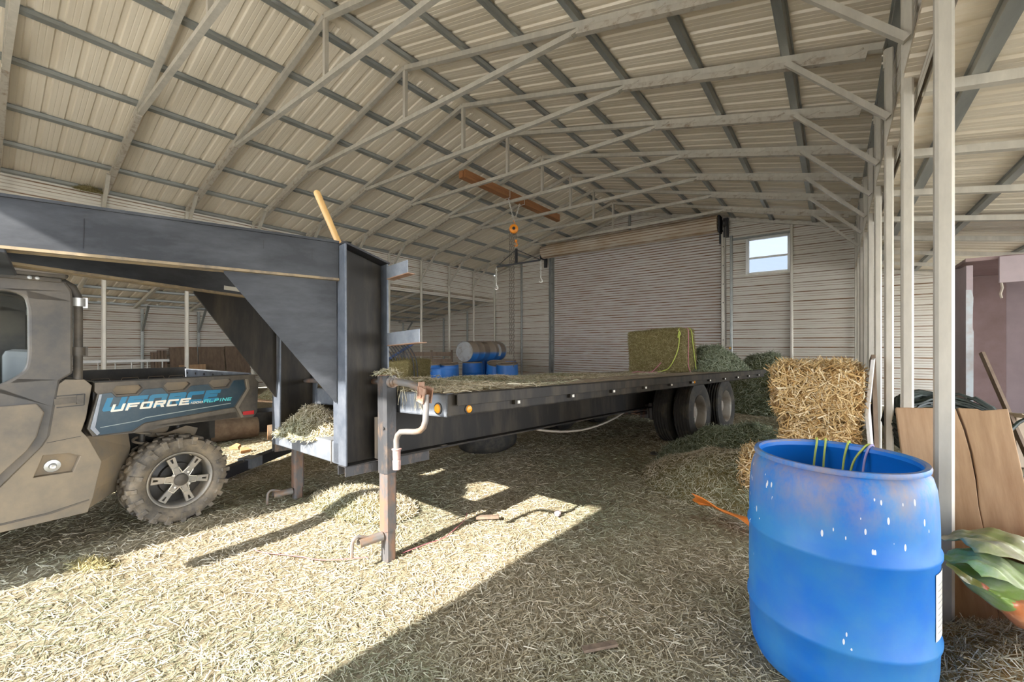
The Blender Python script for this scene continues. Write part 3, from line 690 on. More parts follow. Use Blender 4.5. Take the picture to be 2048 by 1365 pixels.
# ------------------------------------------------------------------ hay shapes
def hay_pile(name, label, cat, loc, rx, ry, h, n, mats, L=(.03, .10), W=(.0016, .0038), seed=1, rot=0, tilt=.35, power=1.0, zfn=None, kind=None, droop=0):
    def z(x, y):
        q = np.sqrt((x / rx) ** 2 + (y / ry) ** 2); b = h * np.clip(1 - q ** 2, 0, 1) ** power
        return b * (1 + .28 * vnoise(x / rx, y / ry, 4, seed) + .15 * vnoise(x / rx, y / ry, 11, seed + 1)) - .012 + (zfn(x, y) if zfn else 0)
    V, F = heightfield(-rx, rx, -ry, ry, 36, 36, z); k = ((V[:, 0] / rx) ** 2 + (V[:, 1] / ry) ** 2)[F].min(1) < 1.02; F = F[k]
    u = RNG.random(n) ** .5; a = RNG.random(n) * 2 * PI; x, y = rx * 1.04 * u * np.cos(a), ry * 1.04 * u * np.sin(a)
    P = np.stack([x, y, np.maximum(z(x, y), -.01)], -1); V2, F2 = blades(P, fnorm(x, y, z), RNG.uniform(*L, n), RNG.uniform(*W, n), tilt)
    o = np_mesh(name, np.concatenate([V, V2]), np.concatenate([F, F2 + len(V)]), mats, np.r_[np.zeros(len(F), int), np.ones(len(F2), int)], np.r_[np.ones(len(F), bool), np.zeros(len(F2), bool)])
    o.location = loc; o.rotation_euler = (0, 0, rot) if not hasattr(rot, '__len__') else rot
    return tag(o, label, cat, kind=kind)
def bale(name, label, loc, size, rot, mats, n, L, W, tilt=.35, amp=.02, seed=3, fluff=.012):
    sx_, sy_, sz_ = size; parts_v = []; parts_f = []; off = 0; BP = []; BN = []
    m = 16
    for ax in range(3):
        for sg in (-1, 1):
            g = np.linspace(-.5, .5, m); A, B = np.meshgrid(g, g, indexing='ij'); Q = np.zeros((m, m, 3)); Q[..., ax] = .5 * sg; Q[..., (ax + 1) % 3] = A; Q[..., (ax + 2) % 3] = B
            parts_v.append(Q.reshape(-1, 3)); i = np.arange(m * m).reshape(m, m)
            f = np.stack([i[:-1, :-1], i[1:, :-1], i[1:, 1:], i[:-1, 1:]], -1).reshape(-1, 4)
            parts_f.append((f if sg > 0 else f[:, ::-1]) + off); off += m * m
            area = [sy_ * sz_, sx_ * sz_, sx_ * sy_][ax]; k = int(n * area / (2 * (sy_ * sz_ + sx_ * sz_ + sx_ * sy_)))
            p = RNG.random((k, 3)) - .5; p[:, ax] = .5 * sg; nn = np.zeros((k, 3)); nn[:, ax] = sg; BP.append(p); BN.append(nn)
    V = np.concatenate(parts_v); P = np.concatenate(BP); N = np.concatenate(BN); S = np.array(size)
    def shape(U):
        p = U * S; e = min(size) * .10; c = np.clip(p, -S / 2 + e, S / 2 - e); d = p - c; l = np.linalg.norm(d, axis=1, keepdims=True)
        p = c + d * np.minimum(1, e / np.maximum(l, 1e-9))
        no = np.stack([vnoise(p[:, 1] * 1.3 + p[:, 0], p[:, 2], 9, seed), vnoise(p[:, 0], p[:, 2] + p[:, 1], 9, seed + 1), vnoise(p[:, 0], p[:, 1], 9, seed + 2)], -1)
        return p + no * amp
    V = shape(V); P = shape(P) + N * fluff * RNG.random((len(P), 1))
    V2, F2 = blades(P, N, RNG.uniform(*L, len(P)), RNG.uniform(*W, len(P)), tilt); F = np.concatenate(parts_f)
    o = np_mesh(name, np.concatenate([V, V2]), np.concatenate([F, F2 + len(V)]), mats, np.r_[np.zeros(len(F), int), np.ones(len(F2), int)], np.r_[np.ones(len(F), bool), np.zeros(len(F2), bool)])
    o.location = loc; o.rotation_euler = rot; return tag(o, label, 'bale')
def on_deck(x, y, z=0): return TM @ Vector((x, y, ZD + z))
DR = TR.rotation_euler
# hay strewn over the deck
n = 26000; yy = YF + .02 + (YE - YF) * RNG.random(n) ** 1.5; xx = HW * (2 * RNG.random(n) - 1); cov = .30 + .60 * vnoise(xx, yy, 2.6, 9) + .5 * (yy < 2.4) - .55 * (np.abs(xx - 1.0) < .3) * (yy > 1.6); k = RNG.random(n) < cov; xx, yy = xx[k], yy[k]
hz = .035 * np.clip(vnoise(xx, yy, 3.5, 5) + .4, 0, 1) * (1 + 1.2 * (yy < 1.6)) * RNG.random(len(xx)); P = np.stack([xx, yy, ZD + .003 + hz], -1)
V, F = blades(P, np.tile([0, 0, 1.], (len(xx), 1)), RNG.uniform(.03, .11, len(xx)), RNG.uniform(.0018, .005, len(xx)), .2)
o = np_mesh('deck_hay', V, F, HAYF); o.matrix_world = TM; tag(o, 'thin layer of loose hay strewn over the wooden trailer deck', 'hay', kind='stuff')
for i, (x, y, rx, ry, h, lab) in enumerate([(.0, .85, 1.1, .50, .075, 'mat of hay on the deck just behind the crank handle'), (-.5, 2.2, .6, .5, .07, 'low tuft of hay on the deck in front of the blue drums'), (-.55, 3.9, .6, 1.0, .045, 'long flat drift of hay along the middle of the deck')]):
    hay_pile('hay_clump', lab, 'hay', on_deck(x, y), rx, ry, h, 3800, [HAYOB, HAYF], seed=20 + i, rot=DR, tilt=.25)
# wisps hanging over the front rail
n = 45; xx = RNG.uniform(.76, 1.10, n); P = np.stack([xx, YF - .012 + RNG.normal(0, .006, n), ZD - .03 + RNG.normal(0, .03, n)], -1); D = np.stack([RNG.normal(0, .35, n), RNG.normal(-.05, .1, n), -np.ones(n)], -1)
V, F = blades(P, np.tile([0, -1., 0], (n, 1)), RNG.uniform(.06, .15, n), RNG.uniform(.002, .004, n), .1, D)
o = np_mesh('hanging_hay', V, F, HAYF); o.matrix_world = TM; tag(o, 'pale hay wisps hanging over the front rail of the deck', 'hay', kind='stuff')
hay_pile('hay_clump', 'heap of hay resting on the cross tube between the gooseneck uprights', 'hay', TM @ Vector((-.12, .12, .69)), .42, .22, .17, 3800, [HAYOB, HAYF], seed=33, rot=DR, tilt=.4)
bb = bale('hay_bale', 'big olive green hay bale standing on the rear of the trailer deck', on_deck(.05, 5.95, .365), (.95, .60, .73), DR, [HAYOB, HAYO], 16000, (.02, .07), (.002, .0055), .35, .014, 5, .010)
BM = Matrix.Translation(bb.location) @ DR.to_matrix().to_4x4()
def twine(label, m, pts, M=None, r=.005, cat='twine'):
    P = [Vector(p) for p in pts]; out = []
    for i in range(len(P) - 1):
        a, b = P[max(i - 1, 0)], P[min(i + 2, len(P) - 1)]
        for u in (0., .167, .333, .5, .667, .833):
            c0, c1 = P[i], P[i + 1]; t0, t1 = (c1 - a) / 2, (b - c0) / 2
            out.append((2 * u ** 3 - 3 * u * u + 1) * c0 + (u ** 3 - 2 * u * u + u) * t0 + (-2 * u ** 3 + 3 * u * u) * c1 + (u ** 3 - u * u) * t1)
    out.append(P[-1]); out = [M @ p for p in out] if M else out
    mb = MB(); mb.tube(out, r, 6); return tag(mb.build('baling_twine', m), label, cat)
twine('yellow green twine looped down the front corner of the big hay bale', TWY, [(.40, -.10, .375), (.44, -.318, .33), (.47, -.325, .26), (.43, -.328, .20), (.45, -.328, .29), (.44, -.325, .10), (.38, -.33, -.10), (.25, -.34, -.30), (.10, -.40, -.352)], BM, .007)
twine('yellow green twine hanging down the end of the big hay bale', TWY, [(.40, .12, .374), (.485, .10, .34), (.497, .14, .05), (.51, .20, -.36)], BM, .007)
twine('pink twine hanging down the end of the big hay bale', TWP, [(.40, -.02, .376), (.486, -.03, .33), (.497, -.09, .0), (.50, -.12, -.25), (.52, -.10, -.358)], BM, .006)
twine('pink twine curled at the foot of the big hay bale', TWP, [(.13, -.322, -.20), (.02, -.33, -.31), (-.02, -.36, -.352), (.10, -.45, -.354), (-.1, -.5, -.352), (-.22, -.47, -.345), (-.28, -.56, -.354)], BM, .007)
hay_pile('hay_clump', 'grey green heap of loose hay on the deck right of the big bale', 'hay', on_deck(.62, 6.72, -.005), .60, .62, .42, 9000, [HAYGB, HAYG], seed=41, rot=DR, tilt=.5, L=(.05, .18), W=(.003, .008))
hay_pile('hay_clump', 'little tuft of hay on top of the near landing jack', 'hay', TM @ Vector((.748, .232, 1.122)), .09, .075, .03, 260, [HAYOB, HAYF], seed=42, rot=DR, tilt=.4, L=(.03, .08))
# wooden tool handle wedged in the upright
a, b = Vector((-2.795, 1.446, 2.381)), Vector((-2.44, 1.69, 1.40)); d = (b - a)
mb = MB(); mb.tube([a + d * u for u in (0, .008, .02, .3, .5, .70)], [.012, .02, .0225, .021, .02, .02], 14)
tag(mb.build('tool_handle', WOODH), 'honey coloured wooden handle sticking up from the top corner of the gooseneck', 'handle')
# ------------------------------------------------------------------ side-by-side utility vehicle (local: x towards the trailer, y to its tail)
UT = thing('utility_vehicle', 'dusty grey side-by-side utility vehicle with a blue cargo bed under the gooseneck', 'vehicle', (-3.77, .947, 0), (0, 0, R(4.3)))
def SM(x): return Matrix(((0, 0, 1, x), (1, 0, 0, 0), (0, 1, 0, 0), (0, 0, 0, 1)))
def rnd(pts, r, n=4):
    out = []
    for i in range(len(pts)):
        p0, p, p2 = [Vector((*pts[j % len(pts)], 0)) for j in (i - 1, i, i + 1)]
        a, b = (p0 - p), (p2 - p); q = min(r, a.length * .45, b.length * .45); A, B = p + a.normalized() * q, p + b.normalized() * q
        for k in range(n + 1):
            u = k / n; c = (1 - u) ** 2 * A + 2 * u * (1 - u) * p + u * u * B; out.append((c.x, c.y))
    return out
DOORO = [(-1.32, 1.70), (-.63, 1.728), (-.575, 1.712), (-.553, 1.67), (-.548, 1.60), (-.55, 1.154), (-.603, 1.113), (-.622, .957), (-.642, .791), (-.67, .733), (-.839, .524), (-1.03, .32), (-1.32, .32)]
WIN = [(-1.22, 1.615), (-.80, 1.638), (-.745, 1.615), (-.733, 1.55), (-.731, 1.27), (-.742, 1.185), (-.79, 1.135), (-.86, 1.095), (-1.22, 1.03)]
def side(s):
    """panels on one flank; s=1 near, s=-1 far (mirrored about the middle)"""
    F = Matrix.Identity(4) if s > 0 else Matrix.Translation((-1.46, 0, 0)) @ Matrix.Scale(-1, 4, (1, 0, 0))
    def pr(name, outer, x0, x1, m, holes=(), par=UT, bevel=.004):
        mb = MB(); mb.prism(outer, x1 - x0, F @ SM(x0), holes)
        if s < 0: mb.f = [f[::-1] for f in mb.f]
        return mb.build(name, m, par, bevel=bevel)
    d = pr('rear_door', DOORO, -.055, -.008, UTVP, [rnd(WIN, .05)], bevel=.012)
    pr('door_window', rnd([(y * 1.0, z) for y, z in WIN], .05), -.036, -.032, GLASSU, par=d, bevel=0)
    # raised panel of the lower door and its crease
    pr('door_skin', [(-1.30, .98), (-.70, .985), (-.67, .93), (-.70, .79), (-.735, .72), (-.90, .53), (-1.05, .40), (-1.30, .40)], -.008, .004, UTVQ, par=d, bevel=.006)
    pr('front_door', [(-2.02, 1.45), (-1.75, 1.70), (-1.335, 1.70), (-1.335, .32), (-2.02, .32)], -.055, -.008, UTVP, [rnd([(-1.93, 1.42), (-1.72, 1.62), (-1.42, 1.62), (-1.42, 1.05), (-1.93, 1.05)], .05)], bevel=.01)
    pr('door_window', rnd([(-1.93, 1.42), (-1.72, 1.62), (-1.42, 1.62), (-1.42, 1.05), (-1.93, 1.05)], .05), -.036, -.032, GLASSU, bevel=0)
    REC = [(-.672, .671), (-.563, .662), (-.517, .634), (-.548, .543), (-.712, .549)]
    q = pr('rear_quarter_panel', [(-2.02, .275), (-.483, .271), (-.459, .356), (-.418, .578), (-.48, .74), (-.512, .79), (-.491, .868), (-.464, 1.073), (-.496, 1.112), (-.583, 1.118), (-.612, 1.09), (-.632, .95), (-.652, .785), (-.68, .725), (-.855, .505), (-1.04, .31), (-2.02, .31)], -.07, -.012, UTVQ, [REC], bevel=.008)
    pr('bolt_pocket', [(-.73, .69), (-.50, .69), (-.50, .53), (-.73, .53)], -.075, -.058, DUST, par=q, bevel=0)
    mb = MB(); mb.lathe([(0, .0), (.038, .0), (.036, .008), (.018, .012), (.016, .035), (.011, .038), (0, .036)], 16, F @ Matrix.Translation((-.058, -.63, .593)) @ Matrix.Rotation(R(90), 4, 'Y')); mb.build('bolt', ALU, q)
    pr('sill_trim', [(-2.02, .30), (-.64, .315), (-.478, .345), (-.478, .352), (-.66, .325), (-2.02, .315)], -.012, -.006, UTVD, par=q, bevel=0)
    pr('panel_seam', [(-.66, .742), (-.515, .757), (-.515, .760), (-.66, .745)], -.013, -.0105, BLACKP, par=q, bevel=0)
    mb = MB()
    for a, b in ((F @ Vector((-.006, -.63, .985)), F @ Vector((-.006, -.535, .99))),): mb.bar(a, b, .012, .036, (0, 0, 1))
    mb.bar(F @ Vector((-.004, -.535, .99)), F @ Vector((-.004, -.505, .99)), .018, .054); mb.build('door_hinge', UTVD, d)
    mb = MB(); mb.bar(F @ Vector((-.0118, -.62, 1.019)), F @ Vector((-.0118, -.497, 1.022)), .004, .005); mb.bar(F @ Vector((-.0118, -.497, 1.022)), F @ Vector((-.0118, -.5, .953)), .004, .005); mb.bar(F @ Vector((-.0118, -.62, .95)), F @ Vector((-.0118, -.5, .953)), .004, .006); mb.build('hinge_slot', BLACKP, q)
    # inner wheel guard
    E1 = [(-.03, -.485, .745), (-.03, -.42, .578), (-.03, -.455, .40), (-.03, -.48, .29)]; E2 = [(-.27, -.235, .765), (-.27, -.215, .60), (-.27, -.24, .42), (-.27, -.30, .30)]
    mb = MB(); vs = [F @ Vector(p) for p in E1 + E2]; fs = [(i, i + 1, i + 5, i + 4) for i in range(3)]; mb.add(vs, fs if s > 0 else [f[::-1] for f in fs])
    mb.add([F @ Vector(p) for p in ((-.03, -.485, .745), (-.27, -.235, .765), (-.27, -.48, .80))], [(0, 1, 2)]); mb.build('wheel_guard', DUST, UT, solid=.008)
    # cargo bed side
    N1 = [(-.368, 1.033), (-.349, 1.061), (-.229, 1.060), (-.214, 1.038), (-.244, .999), (-.349, 1.002)]; N2 = [(-.100, 1.042), (-.078, 1.065), (.047, 1.062), (.062, 1.044), (.026, 1.003), (-.072, 1.001)]; N3 = [(.178, 1.043), (.200, 1.064), (.326, 1.064), (.340, 1.045), (.309, 1.004), (.215, 1.002)]
    bs = pr('bed_side', [(-.46, .745), (-.485, .80), (-.438, 1.015), (-.452, 1.032), (-.45, 1.088), (.514, 1.088), (.516, 1.05), (.539, 1.025), (.529, .774), (.497, .738), (.41, .742), (.375, .750), (-.0, .752), (-.10, .748), (-.20, .735), (-.27, .735)], -.075, -.008, UTVD, [N1, N2, N3], bevel=.004)
    pr('tie_down_pocket', [(-.39, 1.07), (.36, 1.07), (.36, .99), (-.39, .99)], -.08, -.045, DUST, par=bs, bevel=0)
    def off(N, e): c = (sum(p[0] for p in N) / 6, sum(p[1] for p in N) / 6); return [(c[0] + (p[0] - c[0]) * (1 + e / .06), c[1] + (p[1] - c[1]) * (1 + e / .03)) for p in N]
    bp = pr('bed_decal_panel', [(-.443, .752), (-.474, .80), (-.432, 1.012), (-.374, 1.020), (-.352, .988), (-.240, .985), (-.208, 1.026), (-.106, 1.028), (-.078, .988), (.030, .989), (.064, 1.030), (.174, 1.032), (.205, .989), (.315, .990), (.35, 1.05), (.425, 1.052), (.437, .975), (.352, .838), (-.205, .797), (-.272, .752)], -.008, -.003, BEDB, par=bs, bevel=.002)
    pr('bed_trim', [(.362, .838), (.447, .975), (.436, 1.055), (.455, 1.055), (.468, .975), (.386, .832), (.425, .748), (.402, .745)], -.008, .004, UTVQ, par=bs, bevel=.003)
    pr('bed_trim', [(-.46, .748), (-.268, .745), (-.205, .792), (.355, .833), (.375, .752), (.37, .80), (-.19, .768), (-.255, .737)], -.008, .002, UTVD, par=bs, bevel=0)
    if s > 0: pr('front_edge', [(-.443, .752), (-.474, .80), (-.432, 1.012), (-.420, 1.012), (-.452, .805), (-.43, .765)], -.003, .0, PLATE, par=bs, bevel=0)
    pr('tail_reflector', [(.415, .763), (.501, .761), (.501, .793), (.415, .792)], -.008, .0, REDL, par=bs, bevel=.001)
    return bp
bp = side(1); side(-1)
# ---- lettering on the bed
GL = {'U': 'lrb', 'F': 'ltm', 'O': 'lrtb', 'R': 'ltumq', 'C': 'ltb', 'E': 'ltmb', 'A': 'lrtm', 'L': 'lb', 'P': 'ltum', 'I': 'i', 'N': 'lrn', '1': 'i', '0': 'lrtb'}
def lettering(text, y0, y1, z0, z1, x, shear, th, m, name, gap=.18, holes=False):
    ws = [.42 if c in 'I1' else 1 for c in text]; tot = sum(ws) + gap * (len(text) - 1); k = (y1 - y0 - shear * (z1 - z0)) / tot; H_ = z1 - z0; mb = MB(); y = y0
    t = th * H_; tv = t * 1.15
    for c, wd in zip(text, ws):
        W_ = wd * k; e = t * .35
        def rect(a0, a1, b0, b1, ch=()):
            p = [(a0, b0), (a1, b0), (a1, b1), (a0, b1)]; o = []
            for i, q in enumerate(p):
                if i in ch:
                    pa, pb = p[i - 1], p[(i + 1) % 4]
                    for r_ in (pa, pb): o.append((q[0] + (e if r_[0] > q[0] else -e if r_[0] < q[0] else 0), q[1] + (e if r_[1] > q[1] else -e if r_[1] < q[1] else 0)))
                else: o.append(q)
            mb.prism([(y + a + shear * b, z0 + b) for a, b in o], .0012, SM(x))
        for f in GL[c]:
            if f == 'l': rect(0, tv, 0, H_, (0, 3) if c in 'OC0' else ((0,) if c == 'U' else ()))
            elif f == 'r': rect(W_ - tv, W_, 0, H_, (1, 2) if c in 'O0' else ((1,) if c == 'U' else ((2,) if c == 'A' else ())))
            elif f == 'b': rect(tv, W_ - (tv if 'r' in GL[c] else 0), 0, t)
            elif f == 't': rect(tv, W_ - (tv if ('r' in GL[c] or 'u' in GL[c]) else 0), H_ - t, H_)
            elif f == 'm': rect(tv, W_ - (tv if c in 'ARP' else tv * .5), H_ * .40, H_ * .40 + t * .9)
            elif f == 'u': rect(W_ - tv, W_, H_ * .40, H_, (1, 2))
            elif f == 'q': mb.prism([(y + a + shear * b, z0 + b) for a, b in ((W_ - tv * 1.25, 0), (W_, 0), (W_ - tv * .7, H_ * .40), (W_ - tv * 1.95, H_ * .40))], .0012, SM(x))
            elif f == 'i': rect((W_ - tv) / 2, (W_ + tv) / 2, 0, H_)
            elif f == 'n': mb.prism([(y + a + shear * b, z0 + b) for a, b in ((tv, H_), (tv, H_ - t * 1.5), (W_ - tv, 0), (W_ - tv, t * 1.5))], .0012, SM(x))
        y += W_ + gap * k
    return mb.build(name, m, bp)
lettering('UFORCE', -.422, .262, .900, .986, -.0030, .32, .30, CYAN, 'shadow_lettering', .1)
lettering('UFORCE', -.381, .064, .893, .941, -.0018, .32, .26, WHITE, 'lettering')
lettering('1000', .058, .139, .895, .910, -.0018, .3, .24, WHITE, 'lettering', .2)
lettering('ALPINE', .141, .336, .894, .918, -.0018, .3, .22, TEAL, 'lettering', .22)
mb = MB(); mb.prism([(-.428, .797), (-.239, .813), (-.20, .828), (.33, .868), (.33, .874), (-.20, .834), (-.24, .818), (-.428, .801)], .0008, SM(-.003)); mb.build('pinstripe', mat('decal_grey', (.28, .33, .32), .5), bp)
# ---- bed box
mb = MB(); mb.bb(-1.40, -.06, -.44, .50, .76, .785); mb.build('bed_floor', BLACKP, UT)
mb = MB(); mb.bb(-1.40, -.06, -.45, -.42, .76, 1.09); mb.build('bed_front_wall', BLACKP, UT)
for x in (-1.385, -.075):
    mb = MB(); mb.bb(x - .012, x + .012, -.44, .50, .76, 1.092 if x > -1 else 1.115); iw = mb.build('bed_inner_wall', BLACKP, UT)
    if x < -1:
        for y in (-.33, -.13, .07, .26, .42):
            mb = MB(); mb.tube([(x + .013, y - .075, .98), (x + .013, y - .055, 1.035), (x + .013, y + .055, 1.035), (x + .013, y + .075, .98)], .003, 5); mb.build('embossed_rib', DUST, iw)
mb = MB(); mb.bb(-1.40, -.06, .488, .508, .77, 1.10)
for i in range(7): mb.lathe([(0, .003), (.012, .003), (.012, 0)], 10, Matrix.Translation((-1.3 + i * .19, .487, 1.06)) @ Matrix.Rotation(R(90), 4, 'X'), mi=1)
mb.build('tailgate', [PLATE, BLACKP], UT)
# ---- cab
def rbox(name, x0, x1, y0, y1, z0, z1, m, b=.02, par=UT):
    mb = MB(); mb.bb(x0, x1, y0, y1, z0, z1); return mb.build(name, m, par, bevel=b)
rbox('roof', -1.47, .015, -1.98, -.57, 1.732, 1.775, UTVP, .018)
rbox('roof_gutter', -.03, .012, -1.9, -.60, 1.708, 1.734, UTVD, .006)
for x in (-.05, -1.41):
    mb = MB(); mb.tube([(x, -1.95, 1.725), (x, -.66, 1.735), (x, -.59, 1.722), (x, -.545, 1.69), (x, -.525, 1.64), (x, -.52, 1.56), (x, -.52, .80)], .0225, 12); cg = mb.build('cage_tube', UTVD, UT)
    for z in (1.60, 1.29): mb = MB(); mb.lathe([(.024, -.026), (.034, -.026), (.034, .026), (.024, .026)], 16, Matrix.Translation((x, -.52, z))); mb.bb(x - .01, x + .012, -.50, -.478, z - .035, z + .03); mb.build('tube_clamp', UTVD if z < 1.5 else ALU, cg)
mb = MB(); mb.tube([(-.05, -.522, 1.55), (-1.41, -.522, 1.55)], .02, 10); mb.build('cross_tube', UTVD, UT)
mb = MB()
for i in range(4): mb.lathe([(0, 0), (.011, 0), (.008, .006), (0, .008)], 10, Matrix.Translation((.012, -.70 - .03 * i if i < 2 else -.95 - .03 * i, 1.722)) @ Matrix.Rotation(R(90), 4, 'Y'))
mb.build('roof_bolts', ALU, UT)
rbox('cab_floor', -1.43, -.07, -2.02, -.5, .25, .33, BLACKP); rbox('engine_box', -1.2, -.52, -.5, .40, .42, .74, BLACKP, .02)
rbox('cab_back_panel', -1.40, -.07, -.56, -.53, .34, 1.12, BLACKP, .004)
for y0 in (-1.05, -1.85): rbox('seat', -1.36, -.12, y0, y0 + .42, .55, .75, SEAT, .05); rbox('seat_back', -1.36, -.12, y0 + .36, y0 + .48, .72, 1.30, SEAT, .05)
rbox('dash', -1.4, -.07, -2.15, -1.98, .7, 1.1, BLACKP, .04)
mb = MB(); mb.prism([(-2.78, .45), (-2.0, .45), (-2.0, 1.13), (-2.2, 1.12), (-2.74, .98), (-2.82, .80)], 1.25, SM(-1.355)); mb.build('hood', UTVP, UT, bevel=.03)
mb = MB(); mb.tube([(-.06, -2.0, 1.1), (-.06, -1.74, 1.72)], .022, 10); mb.tube([(-1.40, -2.0, 1.1), (-1.40, -1.74, 1.72)], .022, 10); mb.build('windshield_frame', UTVD, UT)
# ---- wheels
def utv_wheel(x, y, s):
    t = bpy.data.objects.new('wheel', None); COL.objects.link(t); t.parent = UT; t.location = (x, y, .345); t.rotation_euler = (R(20), 0, 0)
    M = Matrix.Rotation(R(90) * s, 4, 'Y'); mb = MB(); h = .12
    mb.lathe([(.196, -h * .8), (.23, -h * .98), (.265, -h * 1.02), (.292, -h * .9), (.300, -h * .6), (.303, 0), (.300, h * .6), (.292, h * .9), (.265, h * 1.02), (.23, h * .98), (.200, h * .82), (.194, h * .7)], 64, M)
    tire = mb.build('tire', TIREU, t)
    mb = MB(); n = 20
    for i in range(n):
        for q, (dz, ww, hh, ln) in enumerate(((.86, .032, .06, .022), (.30, .034, .085, .018), (-.30, .034, .085, .018), (-.86, .032, .06, .022))):
            a = 2 * PI * (i + (.5 if q % 2 else 0) * (1 if q < 2 else -1)) / n; rr = .304 if q in (1, 2) else .296
            mb.box(M @ Vector((rr * math.cos(a), rr * math.sin(a), dz * h)), (.030, ww, hh * .72), (M @ Matrix.Rotation(a, 4, 'Z') @ Matrix.Rotation(.5 * (1 if q in (1,) else -1 if q == 2 else 0), 4, 'X')).to_3x3())
        for sd in (1, -1):
            a = 2 * PI * (i + (0 if i % 2 else .02)) / n; L = .055 if i % 2 else .035
            mb.box(M @ Vector(((.288 - L / 2) * math.cos(a), (.288 - L / 2) * math.sin(a), sd * h * (.985 if i % 2 else 1.0))), (L, .030, .02), (M @ Matrix.Rotation(a, 4, 'Z') @ Matrix.Rotation(sd * .35, 4, 'Y')).to_3x3())
    lg = mb.build('tread_lugs', TIREU, t, bevel=.004); lg['kind'] = 'stuff'
    # alloy rim
    mb = MB(); mb.lathe([(.198, h * .80), (.203, h * .86), (.196, h * .90), (.188, h * .84), (.180, h * .70), (.178, -h * .6)], 48, M); 
    out = []
    for i in range(6):
        a = i * PI / 3
        for da, rr in ((-.30, .060), (-.155, .178), (.155, .178), (.30, .060)): out.append((rr * math.cos(a + da), rr * math.sin(a + da)))
    hol = []
    for i in range(6):
        a = i * PI / 3; hol.append([(rr * math.cos(a + da), rr * math.sin(a + da)) for rr, da in ((.135, -.03), (.165, -.05), (.165, .05), (.135, .03))])
    mb.prism(out, h * .80, M, hol, d0=h * .62); rim = mb.build('rim', RIMU, t, bevel=.003)
    mb = MB(); st = []
    for i in range(6):
        a = i * PI / 3
        for da, rr in ((-.52, .052), (-.20, .098), (.20, .098), (.52, .052)): st.append(M @ Vector((rr * math.cos(a + da), rr * math.sin(a + da), h * .82)))
    # trim every second point pair so that the star stays open between spokes
    mb.tube(st, .0035, 5, True); mb.build('star_outline', MACH, rim)
    mb = MB(); mb.lathe([(.045, h * .8), (.042, h * .93), (.036, h * .97), (0, h * .99)], 24, M); mb.build('hub_cap', UTVD, rim)
    for i in range(4):
        a = i * PI / 2 + .5; mb = MB(); mb.lathe([(0, .014), (.007, .013), (.009, 0)], 8, M @ Matrix.Translation((.062 * math.cos(a), .062 * math.sin(a), h * .82))); mb.build('lug_nut', CHAINW, rim)
    mb = MB(); mb.lathe([(0, h * .2), (.11, h * .2), (.115, 0), (.174, -h * .1), (.174, -h * .3), (0, -h * .3)], 28, M); mb.build('brake_disc_shade', BLACKP, rim)  # brake disc widened as dark backing, standing in for shade behind the spokes
for x, y, s in ((-.125, .01, 1), (-1.335, .01, -1), (-.125, -2.15, 1), (-1.335, -2.15, -1)): utv_wheel(x, y, s)
# ---- suspension seen above the wheel
mb = MB(); mb.tube([(-.30 - .05 * math.cos(a), -.14 + .05 * math.sin(a), .50 + .0118 * a) for a in np.linspace(0, 2 * PI * 4.2, 68).tolist()], .009, 6); mb.build('coil_spring', DUST, UT)
mb = MB(); mb.tube([(-.30, -.14, .42), (-.30, -.14, .80)], .02, 10); mb.tube([(-.36, .10, .62), (-.36, .10, .82)], .02, 10); mb.build('shock_absorber', BLACKP, UT)
mb = MB(); mb.tube([(-.95, -.02, .70), (-.42, -.02, .70)], .085, 24); mb.build('muffler', DUST, UT)
mb = MB(); mb.tube([(-.15, .02, .36), (-.55, -.1, .42)], .022, 8); mb.tube([(-.15, .06, .30), (-.55, .2, .36)], .022, 8); mb.prism([(-.02, .60), (.20, .60), (.22, .66), (.14, .69), (.02, .655), (-.05, .66)], .02, SM(-.34)); mb.build('suspension_arm', DUST, UT)
mb = MB(); mb.tube([(-1.3, .01, .345), (-.15, .01, .345)], .025, 10); mb.build('drive_axle', IRON, UT)
mb = MB(); mb.bb(-1.1, -.52, .20, .42, .52, .70); mb.build('rear_frame', BLACKP, UT)
